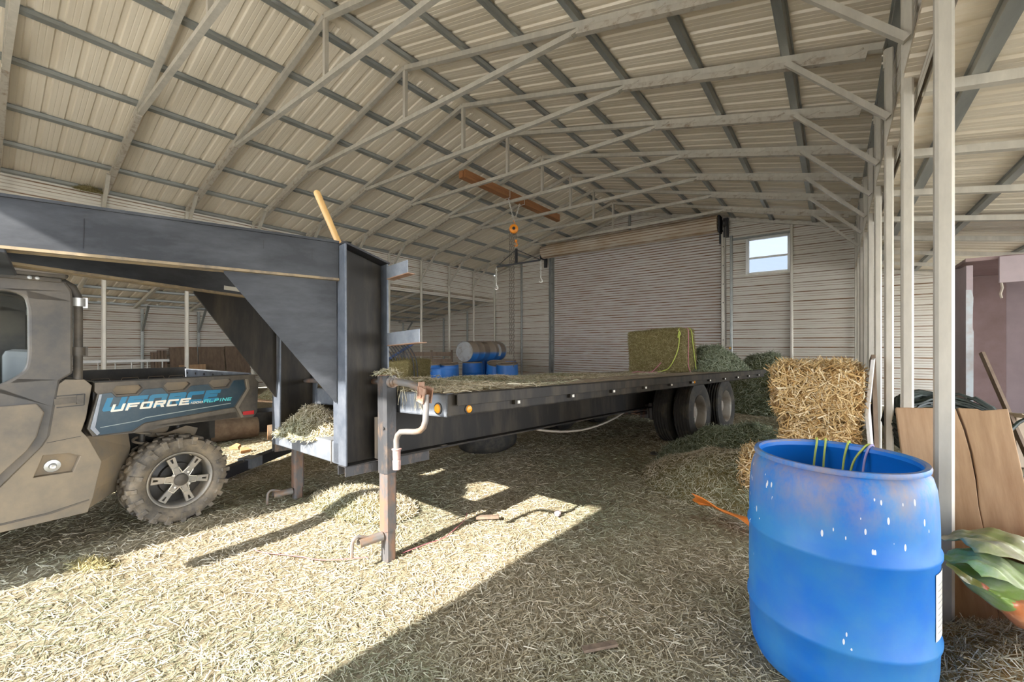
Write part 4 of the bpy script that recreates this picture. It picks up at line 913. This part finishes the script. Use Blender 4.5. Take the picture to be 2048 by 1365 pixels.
# ------------------------------------------------------------------ blue drums
def drum_mat(name, top_dust):
    m, nt, b = nodes(name); b.inputs['Roughness'].default_value = .5; b.inputs['Specular IOR Level'].default_value = .35
    tc = nt.nodes.new('ShaderNodeTexCoord'); sp = nt.nodes.new('ShaderNodeSeparateXYZ'); nt.links.new(tc.outputs['Object'], sp.inputs[0])
    n1 = tex(nt, 'Noise', 3.2, Detail=6, Roughness=.6); base = ramp(nt, n1.outputs['Fac'], [(.38, (.006, .145, .53)), (.62, (.035, .215, .50))])
    def m2(op, a, c):
        n = nt.nodes.new('ShaderNodeMath'); n.operation = op
        for i, v in ((0, a), (1, c)):
            if isinstance(v, bpy.types.NodeSocket): nt.links.new(v, n.inputs[i])
            else: n.inputs[i].default_value = v
        n.use_clamp = True; return n.outputs[0]
    # film of dust, thicker near the shoulder
    zr = m2('DIVIDE', m2('SUBTRACT', sp.outputs['Z'], top_dust), .22)
    n2 = tex(nt, 'Noise', 5, stretch=(1, 1, .55), Detail=7, Roughness=.7); d = m2('MULTIPLY', m2('ADD', m2('MULTIPLY', zr, .95), .06), ramp(nt, n2.outputs['Fac'], [(.40, (0, 0, 0)), (.68, (1, 1, 1))]).outputs[0])
    c = mix(nt, d, base.outputs[0], (.33, .23, .155))
    # dried white splashes running down
    v = tex(nt, 'Voronoi', 44, stretch=(1, 1, .30)); n3 = tex(nt, 'Noise', 5, Detail=2)
    s = m2('MULTIPLY', m2('LESS_THAN', v.outputs['Distance'], .17), m2('GREATER_THAN', n3.outputs['Fac'], .46))
    s = m2('MULTIPLY', s, m2('MAXIMUM', m2('MULTIPLY', m2('GREATER_THAN', sp.outputs['Z'], .60), m2('LESS_THAN', sp.outputs['Z'], .80)), m2('GREATER_THAN', n3.outputs['Fac'], .62)))
    nt.links.new(mix(nt, m2('MULTIPLY', s, .8), c, (.78, .76, .72)), b.inputs['Base Color'])
    return m
DRUMB = drum_mat('splashed_blue_plastic', .62)
DPROF = [(0, 0), (.262, 0), (.282, .018), (.300, .06), (.308, .14), (.310, .222), (.317, .231), (.317, .245), (.310, .254), (.311, .40), (.310, .543), (.317, .552), (.317, .565), (.310, .574), (.3095, .66), (.307, .73), (.302, .79), (.292, .83), (.277, .848), (.274, .852), (.288, .856), (.290, .866), (.286, .875), (.272, .875), (.268, .866)]
t = thing('plastic_drum', 'large open blue plastic drum, splashed with white, in front of the steel posts', 'drum', (0, 2.2, 0))
mb = MB(); mb.lathe(DPROF, 72); mb.lathe([(.268, .866), (.266, .850), (.285, .825), (.298, .78), (.302, .70), (.304, .3), (.28, .03), (0, .015)], 72, mi=1); mb.build('drum_body', [DRUMB, mat('clean_blue_plastic', (.006, .17, .62), .4)], t)
mb = MB(); mb.grid(lambda u, v: (.3125 * math.cos(R(-26 + 22 * u)), .3125 * math.sin(R(-26 + 22 * u)), .285 + .235 * v), 8, 2); lb = mb.build('label_sticker', WHITE, t)
mb = MB()
for i in range(9): mb.grid(lambda u, v, i=i: (.3132 * math.cos(R(-23 + (14 if i % 3 else 8) * u)), .3132 * math.sin(R(-23 + (14 if i % 3 else 8) * u)), .31 + .021 * i + .004 * v), 5, 1)
ob = mb.build('label_print', mat('grey_print', (.45, .45, .44), .6), lb); ob['kind'] = 'stuff'
for i, (a, da, m, lab) in enumerate([(104, 3, TWY, 'yellow green twine over the drum rim, farthest from the white panel'), (97, 2, TWY, 'yellow green twine over the drum rim, second strand beside the outermost'), (79, 4, TWY, 'yellow green twine over the middle of the drum rim'), (64, 12, TWY, 'yellow green twine slanting over the drum rim nearest the posts'), (62, 5, TWV, 'lavender twine over the drum rim nearest the posts')]):
    p = lambda r, d, z: (r * math.cos(R(a + d)), 2.2 + r * math.sin(R(a + d)), z)
    twine(lab, m, [p(.297, -1, .80), p(.298, 0, .86), p(.281, 0, .884), p(.262, da * .3, .862), p(.262, da, .78), p(.27, da * 1.5, .6), p(.28, da * 1.6, .35)], None, .0045)
def closed_drum(label, loc, rot=(0, 0, 0), dusty=True, lid=DUSTY):
    t = thing('plastic_drum', label, 'drum', loc, rot, 'blue drums by the back wall')
    mb = MB(); mb.lathe([(0, 0), (.265, 0), (.288, .03), (.292, .28), (.298, .29), (.292, .30), (.292, .58), (.298, .59), (.292, .60), (.288, .82), (.275, .86)], 36); mb.build('drum_body', BLUED if dusty else DRUMB, t)
    mb = MB(); mb.lathe([(.280, .855), (.285, .865), (.285, .885), (.272, .888), (.262, .868), (.20, .866), (.19, .872), (0, .872)], 36)
    for a in (0, PI): mb.lathe([(.028, .868), (.028, .884), (0, .884)], 12, Matrix.Translation((.2 * math.cos(a + .6), .2 * math.sin(a + .6), 0)))
    mb.build('lid', lid, t); return t
closed_drum('dusty standing blue drum with a grey board laid across it', (-8.13, 7.12, 0))
closed_drum('standing blue drum behind the open blue bin', (-8.1, 7.75, 0), (R(4), R(3), 0))
closed_drum('standing blue drum directly under the white end of the lying drum', (-8.22, 8.82, 0))
closed_drum('standing blue drum with a tilted brown lid', (-7.55, 9.05, .02), (R(9), R(12), 0))
closed_drum('standing blue drum in front of the bare stud, at the end of the row', (-6.92, 8.81, 0), (R(5), R(2), 0))
closed_drum('dusty drum hidden behind the standing ones, nearest the pallet', (-8.83, 9.6, .02))
closed_drum('dusty drum hidden in the back row, in its middle', (-8.75, 10.27, .02))
closed_drum('dusty drum in the back row under the far lying drum', (-8.05, 10.2, .02))
d = Vector((-.12, .9928, 0)); s0 = Vector((-8.06, 8.31, 1.185)); yaw = math.atan2(d.y, d.x)
def half_dusty():
    m, nt, b = nodes('half_dusty_blue'); b.inputs['Roughness'].default_value = .45; g = nt.nodes.new('ShaderNodeNewGeometry'); sp = nt.nodes.new('ShaderNodeSeparateXYZ')
    tc = nt.nodes.new('ShaderNodeTexCoord'); nt.links.new(tc.outputs['Object'], sp.inputs[0]); r_ = ramp(nt, sp.outputs['X'], [(0, (0, 0, 0)), (.08, (1, 1, 1))])
    nt.links.new(mix(nt, r_.outputs[0], (.24, .19, .145), (.03, .17, .52)), b.inputs['Base Color']); return m
HD = half_dusty()
for i, lab in enumerate(('lying blue drum on top of the others, its white end towards the camera', 'lying blue drum with a white label, farther along on top of the others')):
    p = s0 + d * (.90 * (i + (1 - i) * 1.0 if i == 0 else 1)); 
    p = s0 + d * (.89 * (1 - i) + .90 * i)
    t = closed_drum(lab, p, (0, R(90) if i else R(-90) + PI * 0, yaw), True, DRUMC)
    t.rotation_euler = (Matrix.Rotation(yaw, 4, 'Z') @ Matrix.Rotation(R(90) if i else R(-90), 4, 'Y')).to_euler()
    if i == 0: t.rotation_euler = (Matrix.Rotation(yaw + PI, 4, 'Z') @ Matrix.Rotation(R(90), 4, 'Y')).to_euler()
    b = t.children[0]; b.data.materials[0] = HD
    if i:
        mb = MB(); mb.grid(lambda u, v: (.2945 * math.cos(R(-60 - 75 * u)), .2945 * math.sin(R(-60 - 75 * u)), .44 + .12 * v), 8, 1); mb.build('label_sticker', DRUMC, t)
t = thing('blue_bin', 'open blue plastic bin with a small white label beyond the deck', 'bin', (-6.5, 6.1, 0), (0, 0, R(20)))
mb = MB(); mb.lathe([(0, 0), (.26, 0), (.285, .03), (.292, .4), (.295, .84), (.300, .845), (.300, .865), (.288, .868), (.28, .4), (.26, .04), (0, .02)], 40); mb.build('bin_body', DRUMB if False else BLUED, t)
mb = MB(); mb.grid(lambda u, v: (.2975 * math.cos(R(205 + 16 * u)), .2975 * math.sin(R(205 + 16 * u)), .66 + .13 * v), 5, 1); mb.build('label_sticker', WHITE, t)
tag(MB().bar((-8.5, 6.6, .905), (-7.7, 7.7, .905), .14, .03).build('board', WOODD), 'grey board laid across the dusty drum tops', 'board')
t = thing('pallet', 'brown wooden pallet standing upright behind the blue drums', 'pallet', (-9.15, 8.1, 0), (0, R(0), R(40)))
for i in range(6): mb = MB(); mb.bb(-.6, .6, -.05, -.03, .05 + i * .2, .17 + i * .2); mb.build('slat', WOODD, t)
for x in (-.58, 0, .58): mb = MB(); mb.bb(x - .025, x + .025, -.03, .07, .0, 1.22); mb.build('stringer', WOODD, t)
# ------------------------------------------------------------------ straw and hay around the posts
bale('straw_bale', 'golden straw bale topmost of the stack beside the white panel', (-.13, 4.53, .96), (.51, .92, .36), (0, 0, .02), [STRAWB, STRAW], 9000, (.05, .16), (.003, .008), .5, .022, 11, .045)
bale('straw_bale', 'golden straw bale in the middle of the stack, squeezed under the top one', (-.10, 4.58, .572), (.42, .92, .33), (0, 0, -.02), [STRAWB, STRAW], 8000, (.05, .15), (.003, .008), .5, .022, 15, .04)
bale('straw_bale', 'straw bale lying on the floor behind the big blue drum', (-.12, 4.22, .20), (.98, .50, .40), (0, 0, .08), [STRAWB, STRAW], 8000, (.05, .15), (.003, .0075), .5, .02, 19, .04)
hay_pile('hay_pile', 'loose grey green hay drift between the trailer wheels and the straw bales', 'hay', (-.78, 5.4, 0), 1.0, 1.35, .36, 14000, [HAYGB, HAYG], seed=51, L=(.05, .18), W=(.0025, .006), tilt=.5)
hay_pile('hay_pile', 'spill of tan straw on the floor beside the bottom straw bale', 'straw', (-.70, 4.55, 0), .95, .85, .33, 12000, [HAYOB, HAYF], seed=55, L=(.03, .12), W=(.002, .005))
hay_pile('hay_pile', 'tall dark green hay heap behind the tail of the trailer', 'hay', (-1.0, 10.6, 0), 1.35, 1.35, 1.02, 14000, [HAYGB, HAYG], seed=57, L=(.06, .24), W=(.004, .011), tilt=.5)
hay_pile('hay_pile', 'straw heap at the foot of the leaning wooden slab', 'straw', (.80, 2.42, 0), .62, .50, .25, 9000, [STRAWB, HAYF], seed=61, L=(.03, .10), W=(.0014, .0034))
hay_pile('hay_pile', 'low tuft of sunlit hay beside the far landing jack', 'hay', (-3.1, 2.0, .04), .55, .30, .07, 4500, [HAYOB, HAYF], seed=63, tilt=.6)
hay_pile('hay_pile', 'small brown hay tuft on the sunlit floor near the vehicle wheel', 'hay', (-3.55, .45, 0), .16, .06, .04, 500, [HAYOB, HAYO], seed=65, rot=.6, tilt=.5)
# white panel and boards by the posts
t = thing('bent_panel', 'thin bent white panel standing on edge between straw bales and posts', 'panel', (.205, 4.16, 0), (0, 0, R(-4)))
mb = MB(); pf = [(.035, 0), (.005, .42), (-.022, .80), (.012, 1.22), (.030, 1.22), (-.002, .80), (.023, .42), (.053, 0)]
mb.prism(pf, .62, Matrix(((1, 0, 0, 0), (0, 0, 1, 0), (0, 1, 0, 0), (0, 0, 0, 1)))); mb.f = [f[::-1] for f in mb.f]; mb.build('panel', WPANEL, t)
mb = MB(); mb.bar((.29, 4.75, .0), (.27, 5.0, 1.22), .3, .03, (1, 0, 0)); tag(mb.build('board', WOODD), 'weathered board standing upright behind the bent white panel', 'board')
# leaning slab
t = thing('wooden_slab', 'thick cracked wooden slab leaning behind the nearest post', 'slab', (.36, 2.80, -.02), (R(-9), R(-5.5), R(1)))
M = Matrix(((1, 0, 0, 0), (0, 0, 1, 0), (0, 1, 0, 0), (0, 0, 0, 1)))
mb = MB(); L_ = [(-.02, 0), (.235, 0), (.236, .45), (.233, .58), (.238, .70), (.236, .82), (.228, .93), (.212, 1.035), (-.005, 1.04)]; R_ = [(.2352, 0), (.405, 0), (.385, 1.03), (.30, 1.022), (.285, 1.03), (.222, 1.036), (.236, .93), (.243, .82), (.2425, .70), (.2345, .58), (.2363, .45)]
for q in (L_, R_): mb.prism(q[::-1], .05, M)
mb.build('slab', WOOD, t, bevel=.004)
# feed bag
t = thing('feed_bag', 'crumpled green and orange plastic feed bag lying before the wooden slab', 'bag', (.36, 2.33, .46), (0, 0, R(28)))
GRN = mat('bag_green', (.33, .48, .12), .3, 0, (.52, .58, .36), 7, .42, .62, None, .5, 14, .02); ORG = mat('bag_orange', (.66, .22, .08), .3, 0, (.74, .36, .20), 7, .4, .65, None, .5, 14, .02); OLV = mat('bag_olive', (.30, .34, .12), .35, 0, (.50, .47, .33), 7, .4, .62, None, .5, 14, .02); WHB = mat('bag_white', (.78, .77, .72), .3)
def bagf(u, v):
    a = 2 * PI * v; g = min(1, u * 2.3) ** .8; h = .015 + .165 * g; w_ = .09 + .12 * g
    cz = -.03 - .05 * g; n_ = 1 + .10 * math.sin(9 * u + 3 * a) + .07 * math.sin(17 * u - 5 * a + 1) + .05 * math.sin(37 * u + 3 * a) * math.sin(7 * a) + .03 * math.sin(61 * u - 9 * a)
    return (.05 + .75 * u, w_ * math.cos(a) * n_, cz + h * math.sin(a) * n_ * (1 + .25 * math.sin(3 * a)))
mb = MB(); nu, nv = 70, 70; mb.grid(bagf, nu, nv)
for q in range(len(mb.f)):
    i, j = divmod(q, nv); u = i / nu; a = j / nv
    mb.m[q] = 0 if u < .155 + .07 * math.sin(a * 6.28 + 1) else 1
    if .20 < u < .26 and .02 < a < .12: mb.m[q] = 2
mb.build('bag_body', [GRN, ORG, WHB], t)
for k_, (m_, z0, y0, x0, tw, L0) in enumerate(((GRN, .045, -.07, -.02, .0, .24), (OLV, .09, .02, .03, .25, .42))):
    mb = MB(); mb.grid(lambda u, v: (x0 + (L0 * u) * (1 - .1 * abs(v - .5)), y0 + (.13 + .13 * min(1, u * 2.4) ** .7) * (v - .5) * 2 * .6, z0 + .045 * math.sin(PI * min(1, u * 1.5)) + .02 * math.sin(7 * u + 5 * v) + .006 * math.sin(23 * u - 9 * v + k_) * math.sin(11 * v + 5 * u) + .003 * math.sin(41 * u + 17 * v) - .30 * (v - .5) ** 2 * (u > -1) * (-1 if k_ == 9 else 1) * min(1, u * 3)), 44, 30); mb.build('bag_flap', m_, t, solid=.002)
# coil of pipe, foam shed and clutter in the lean-to beyond the posts
t = thing('pipe_coil', 'big coil of black poly pipe behind the row of posts', 'pipe', (.76, 5.3, 0))
mb = MB(); pts = []
for i in range(44 * 18):
    a = 2 * PI * i / 18; k_ = i / 18; q = k_ * 2.399; rr = .29 + .09 * math.cos(q) * math.sqrt((k_ * .618) % 1); zz = .20 * math.sin(q) * math.sqrt((k_ * .618) % 1)
    p = Vector((rr * math.cos(a) * 1.12, rr * math.sin(a), zz + .02 * math.sin(a * 2 + k_)))
    pts.append(Matrix.Rotation(R(30), 3, 'Y') @ Matrix.Rotation(R(38), 3, 'X') @ p + Vector((0, 0, .60)))
mb.tube(pts, .0125, 5); mb.build('coil', HOSE, t)
t = thing('foam_shed', 'small enclosure of pink insulation boards beside the lean-to wall', 'enclosure', (1.25, 7.3, 0))
def pb(nm, x0, x1, y0, y1, z0, z1, m): return MB().bb(x0, x1, y0, y1, z0, z1).build(nm, m, t)
mb = MB(); mb.prism([(0, 0), (2.0, 0), (2.0, 2.36), (1.2, 2.34), (.9, 2.37), (.3, 2.30), (0, 2.29)], .055, SM(0)); mb.build('side_panel', PINKF, t)
mb = MB(); mb.prism([(-.004, .3), (.055, .28), (.06, 1.5), (.045, 1.55), (.058, 1.9), (.04, 2.0), (-.004, 2.0)], .006, Matrix(((1, 0, 0, 0), (0, 0, -1, -.001), (0, 1, 0, 0), (0, 0, 0, 1)))); mb.build('edge_tape', mat('pale_tape', (.50, .55, .58), .6, 0, (.45, .42, .42), 8), t)
pb('header_panel', .26, 1.6, -.03, .02, 2.06, 2.36, PINKF); pb('top_panel', 0, 1.6, .03, 1.9, 2.34, 2.38, PINKD)
pb('side_panel', 1.9, 1.955, 0, 2.0, 0, 2.36, PINKF)  # unseen far wall, added to keep sky light off the rear panels
pb('rear_panel', .056, .66, 1.60, 1.65, 0, 2.33, PINKD); pb('rear_panel', .665, 1.9, 1.62, 1.67, 0, 2.33, PINKF)
mb = MB(); mb.tube([(.275, -.01, 2.07), (.285, -.012, 2.0), (.27, -.01, 1.93), (.28, -.01, 1.88)], .012, 6); mb.build('foam_drip', CABLE, t)
tag(MB().bar((1.62, 6.6, 0), (1.36, 7.22, 1.25), .03, .05).build('stick', WOODD), 'thin stick leaning on the edge of the pink foam enclosure', 'stick')
t = thing('cardboard_box', 'flattened beige cardboard box at the mouth of the pink enclosure', 'box', (1.75, 7.25, 0), (0, 0, .3)); MB().bb(-.25, .25, -.2, .2, 0, .55).build('carton', mat('cardboard', (.42, .33, .24), .85, 0, (.36, .28, .2), 4), t, bevel=.01); MB().bar((-.25, -.2, .55), (-.45, -.35, .62), .3, .006).build('flap', mat('cardboard_flap', (.46, .37, .27), .85), t)
for i, (z, lab) in enumerate(((.05, 'bottom white board on the floor before the pink enclosure'), (.12, 'upper white board on the floor before the pink enclosure'))): tag(MB().bar((1.15, 4.6 + .15 * i, z), (1.75, 6.3 + .1 * i, z + .02), .22, .04).build('board', WPANEL), lab, 'board')
mb = MB(); mb.tube([Vector((1.38 + .30 * math.cos(a), 5.05 + .12 * math.sin(a), .50 + .30 * math.sin(a))) for a in np.linspace(0, 2 * PI, 25)[:-1].tolist()], .014, 8, True); tag(mb.build('hose_loop', HOSE), 'single black hose loop beside the leaning slab', 'hose')
# ------------------------------------------------------------------ overhead timber and chain hoist
cz = EZ(2.86) - TUBE + TUBE * .475
mb = MB(); mb.bb(-5.93, -5.83, 5.97, 9.67, cz, cz + .14); mb.bb(-5.825, -5.785, 6.0, 9.60, cz, cz + .16); tag(mb.build('timber', WOODR), 'reddish brown timber laid across the collar ties, carrying the chain hoist', 'timber')
t = thing('hanging_chain_hoist', 'orange chain hoist with long chains and a hooked spreader bar under the timber', 'hoist', (-5.86, 7.68, 0))
for y0 in (-.26, .30):
    mb = MB(); chain(mb, (0, y0, cz + .15), (0, .01, 4.20),   .055, .008, .016); mb.tube([(-.085, y0, cz - .01), (-.085, y0, cz + .17), (.09, y0, cz + .17), (.09, y0, cz - .01)], .008, 6, True); mb.build('sling_chain', CHAINW, t)
rv = Vector((math.cos(R(37.6)), math.sin(R(37.6)), 0)); fv = Vector((-rv.y, rv.x, 0))
M = Matrix(((rv.x, 0, -fv.x, 0), (rv.y, 0, -fv.y, 0), (0, 1, 0, 4.03), (0, 0, 0, 1)))
mb = MB(); mb.lathe([(0, -.07), (.075, -.07), (.10, -.05), (.105, 0), (.10, .05), (.075, .07), (.035, .075)], 28, M); mb.lathe([(.035, .075), (.035, .085), (0, .085)], 16, M, 1); mb.build('hoist_body', [ORANGE, IRON], t)
def hook(mb, c, s, z):
    pts = [Vector(c) + rv * (s * a_) + Vector((0, 0, s * b_)) for a_, b_ in ((0, 1.2), (0, .6), (.25, .3), (.42, -.1), (.30, -.5), (-.05, -.62), (-.36, -.42), (-.44, -.05))]; mb.tube(pts, [s * .12, s * .12, s * .15, s * .18, s * .19, s * .17, s * .12, s * .05], 8)
mb = MB(); hook(mb, (0, 0, 4.17), .06, 0); mb.build('top_hook', ORANGE, t)
mb = MB(); hook(mb, rv * .05 + Vector((0, 0, 3.68)), .075, 0); mb.lathe([(0, 3.78), (.03, 3.78), (.03, 3.73), (0, 3.73)], 10, Matrix.Translation(rv * .05)); mb.build('load_hook', ORANGE, t)
for q, (a_, z1, z0) in enumerate(((-.09, 3.98, 1.15), (-.045, 3.98, 1.15), (.0, 3.96, .86), (.05, 3.96, 3.76))):
    mb = MB(); chain(mb, rv * a_ + Vector((0, 0, z1)), rv * a_ + Vector((0, 0, z0)), .06, .0055, .013); mb.build('chain', CHAIN, t)
A_, B_, T_ = rv * -.40 + Vector((0, 0, 3.16)), rv * .62 + Vector((0, 0, 3.32)), rv * .055 + Vector((0, 0, 3.56))
mb = MB(); mb.bar(A_, B_, .04, .035); mb.tube([A_, T_], .009, 6); mb.tube([T_, B_], .009, 6); mb.bar(T_ + Vector((0, 0, .02)), rv * .055 + Vector((0, 0, 3.24)), .05, .05); mb.build('spreader_bar', IRON, t)
for P_ in (A_, B_):
    mb = MB(); chain(mb, P_, P_ - Vector((0, 0, .36)), .05, .009, .017); hook(mb, P_ - Vector((0, 0, .47)), .085, 0); mb.build('drop_chain', CHAINW, t)
# ------------------------------------------------------------------ far side: rake, bale, lumber, logs
t = thing('hay_rake', 'row of curved black tines with a dark blue brace beyond the gooseneck', 'rake', (-5.25, 3.85, 0), (0, 0, R(37.6)))
for i in range(9):
    x = i * .052; pts = [Vector((x - .30 + .30 * math.sin(a), -.05 * i * .2, .98 + .42 * math.cos(a))) for a in np.linspace(0, PI / 2, 9).tolist()] + [Vector((x + .02, -.01 * i, .6)), Vector((x - .02, -.01 * i, .12))]
    mb = MB(); mb.tube(pts, .0085, 7); mb.build('tine', IRON, t)
mb = MB(); mb.bar((-.35, .03, .93), (.35, .03, 1.38), .035, .035); mb.bar((-.35, .03, 0), (-.35, .03, 1.42), .05, .05); mb.bar((-.40, .0, 1.40), (.2, -.02, 1.40), .04, .04); mb.build('brace', BLUEB, t)
bale('hay_bale', 'brown green hay bale half hidden under the curved tines', (-5.33, 4.14, .56), (.62, .7, 1.12), (0, 0, R(20)), [HAYOB, HAYO], 7000, (.02, .07), (.002, .005), .35, .02, 25, .012)
for i, lab in enumerate(('dark wooden panel leaning on the lean-to wall, farthest from the ladder', 'dark wooden panel leaning on the lean-to wall, middle of the three', 'dark wooden panel leaning on the lean-to wall, nearest the ladder')):
    y = 5.0 - i * .66; mb = MB(); mb.bar((-14.15, y, 0), (-14.45, y, 1.33 - .02 * i), .63, .03, (1, 0, 0)); tag(mb.build('plywood_sheet', WOODD), lab, 'panel', 'wood panels on the lean-to wall')
for i in range(5):
    mb = MB(); mb.bar((-14.25 + .03 * (i % 2), 3.28 - .07 * i, 0), (-14.45, 3.28 - .07 * i, 1.22 - .05 * (i > 2)), .06, .04, (1, 0, 0)); tag(mb.build('board', WOODD), ('narrow upright board beside the ladder, %s from the dark panels' % ordn[i + 1]), 'board', 'upright boards by the ladder')
mb = MB(); mb.bar((-13.9, 3.45, .62), (-13.9, 4.05, .62), .03, .42); tag(mb.build('board', WOOD), 'reddish board on edge in front of the dark panels', 'board')
tag(MB().bb(-14.0, -13.7, 3.4, 4.1, 0, .41).build('crate', WOODD), 'low wooden crate under the reddish board', 'crate')
t = thing('ladder', 'aluminium ladder lying on its side along the lean-to wall', 'ladder', (-14.35, 1.5, 0))
for z in (.58, .95): mb = MB(); mb.bar((0, 0, z), (0, 1.85, z), .03, .065); mb.build('rail', ALU, t)
for i in range(6): mb = MB(); mb.tube([(0, .15 + .31 * i, .58), (0, .15 + .31 * i, .95)], .015, 8); mb.build('rung', ALU, t)
mb = MB(); mb.bb(-.12, .12, .1, .2, 0, .55); mb.bb(-.12, .12, 1.5, 1.6, 0, .55); mb.build('foot', WOODD, t)
for i, (x, y, z, L, r_, rz, lab) in enumerate(((-6.75, 2.28, .15, .62, .15, 1.4, 'cut log with an orange end on the floor beyond the vehicle bed'), (-7.5, 2.55, .12, .6, .12, .7, 'thinner log lying farther beyond the vehicle bed'), (-6.2, 2.9, .11, .7, .11, 1.2, 'brown log lying in the shade left of the far landing jack'))):
    t = thing('log', lab, 'log', (x, y, z), (0, 0, rz), 'cut logs'); Mx = Matrix.Rotation(R(90), 4, 'Y')
    mb = MB(); mb.lathe([(r_ * .97, -L / 2), (r_, -L * .2), (r_ * .98, L * .2), (r_ * .95, L / 2)], 20, Mx); mb.build('bark', BARK, t)
    mb = MB(); mb.lathe([(0, -L / 2 - .002), (r_ * .97, -L / 2)], 20, Mx); mb.lathe([(r_ * .95, L / 2), (0, L / 2 + .002)], 20, Mx); mb.build('cut_face', CUTW, t)
for i, (x, y) in enumerate(((-6.15, 2.05), (-5.8, 2.05))): mb = MB(); mb.prism([(0, 0), (.12, .01), (.10, .08), (.02, .10)], .035, Matrix.Translation((x, y, .0)) @ Matrix.Rotation(.5 + i, 4, 'Z') @ Matrix.Rotation(.3, 4, 'X')); tag(mb.build('wood_chip', CUTW), ('orange wood chip on the straw by the cut log', 'orange wood chip on the straw nearer the far landing jack')[i], 'wood chip')
t = thing('platform', 'low plywood platform strewn with hay beyond the far gooseneck upright', 'platform', (-7.6, 3.35, 0), (0, 0, .35))
MB().bb(-.7, .9, -.55, .6, .43, .455).build('plywood', WOOD, t)
for x in (-.6, .8):
    for y in (-.45, .5): MB().bb(x - .04, x + .04, y - .04, y + .04, 0, .43).build('leg', WOODD, t)
hay_pile('hay_clump', 'hay lying on the low plywood platform', 'hay', (-7.5, 3.4, .46), .6, .45, .20, 2500, [HAYOB, HAYF], seed=71)
t = thing('drawbar', 'dark rusty implement drawbar lying on the floor beyond the far landing jack', 'drawbar', (-4.75, 1.5, 0)); d_ = Vector((-.65, 1.1, 0))
mb = MB(); mb.bar((0, 0, .07), d_ + Vector((0, 0, .09)), .09, .10); mb.build('bar', IRON, t); mb = MB(); mb.box(d_ * .32 + Vector((.01, -.01, .09)), (.16, .16, .10), Matrix.Rotation(2.1, 3, 'Z')); mb.build('bracket', PLATE, t)
mb = MB(); chain(mb, d_ * .3 + Vector((.03, -.03, .14)), d_ * .2 + Vector((.10, -.10, .01)), .05, .007, .016); mb.build('chain', CHAIN, t)
for i, (x, y, lab) in enumerate(((-7.2, 2.9, 'black rubber tub under the low plywood platform'),)):
    mb = MB(); mb.lathe([(0, 0), (.2, 0), (.26, .3), (.27, .31), (.25, .31), (.19, .02), (0, .02)], 28, Matrix.Translation((x, y, 0))); tag(mb.build('tub', BLACKP), lab, 'tub')
t = thing('spare_tire', 'spare tire lying on the hay underneath the trailer frame', 'tire', (-3.62, 4.18, .02), (R(7), 0, 0))
mb = MB(); mb.lathe([(.20, .04), (.24, .0), (.33, .0), (.375, .03), (.39, .08), (.39, .15), (.375, .20), (.33, .225), (.24, .225), (.20, .19)], 48); mb.build('tire', TIRE, t); mb = MB(); mb.lathe([(.202, .04), (.19, .10), (.08, .12), (.06, .14), (0, .14)], 32); mb.build('rim', RIM, t)
# ------------------------------------------------------------------ small things on the floor
t = thing('plastic_scrap', 'curved scrap of orange plastic on the straw beside the blue drum', 'plastic scrap', (-.60, 3.50, .0), (0, 0, R(-15)))
mb = MB(); mb.grid(lambda u, v: (-.24 + .48 * u + .02 * math.sin(9 * v), -.10 + .17 * v * (.55 + .6 * math.sin(PI * u)) - .25 * (u - .5) ** 2, .02 + .12 * (1 - u) ** 2 * (1 - .5 * v) + .05 * (1 - v) ** 2 + .008 * math.sin(12 * u)), 20, 8); mb.build('sheet', ORANGEP, t, solid=.006)
mb = MB(); mb.lathe([(0, .0), (.05, .01), (.055, .035), (.03, .055), (0, .06)], 14, Matrix.Translation((-1.69, 4.96, .02)) @ Matrix.Scale(.6, 4, (0, 1, 0))); tag(mb.build('rubber_lump', BLACKP), 'small black rubber lump on the hay in front of the trailer wheels', 'rubber')
tag(MB().bar((-2.16, 2.36, .02), (-2.02, 2.46, .03), .035, .02).build('wood_scrap', WOODD), 'short grey stick in the sunlit straw between the shadows', 'stick')
tag(MB().bar((-.86, 1.62, .012), (-.76, 1.74, .016), .03, .012).build('wood_scrap', WOODD), 'flat grey splinter of wood on the shaded straw in front of the drum', 'stick')
mb = MB(); mb.lathe([(0, 0), (.04, .004), (.045, .02), (.02, .032), (0, .034)], 10, Matrix.Translation((-1.72, 2.82, .0)) @ Matrix.Scale(.6, 4, (1, .5, 0))); tag(mb.build('rag', mat('pink_rag', (.42, .34, .34), .9)), 'small pinkish white rag at the tip of the sunlit patch', 'rag')
twine('red twine snaking past the foot of the near landing jack', TWR, [(-2.98, 1.13, .01), (-2.88, 1.14, .015), (-2.66, 1.26, .008), (-2.47, 1.33, .016), (-2.30, 1.52, .01)], None, .0026)
twine('red twine lying along the shadow behind the near landing jack', TWR, [(-2.17, 1.68, .012), (-2.13, 1.85, .02), (-2.12, 2.0, .012), (-2.18, 2.25, .03), (-2.22, 2.32, .05)], None, .0026)
hay_pile('nest', 'small straw nest lodged on the lean-to wall under the eave', 'nest', (-10.33, 1.30, 4.06), .06, .19, .07, 500, [HAYOB, HAYO], seed=81, tilt=.6, L=(.05, .14))
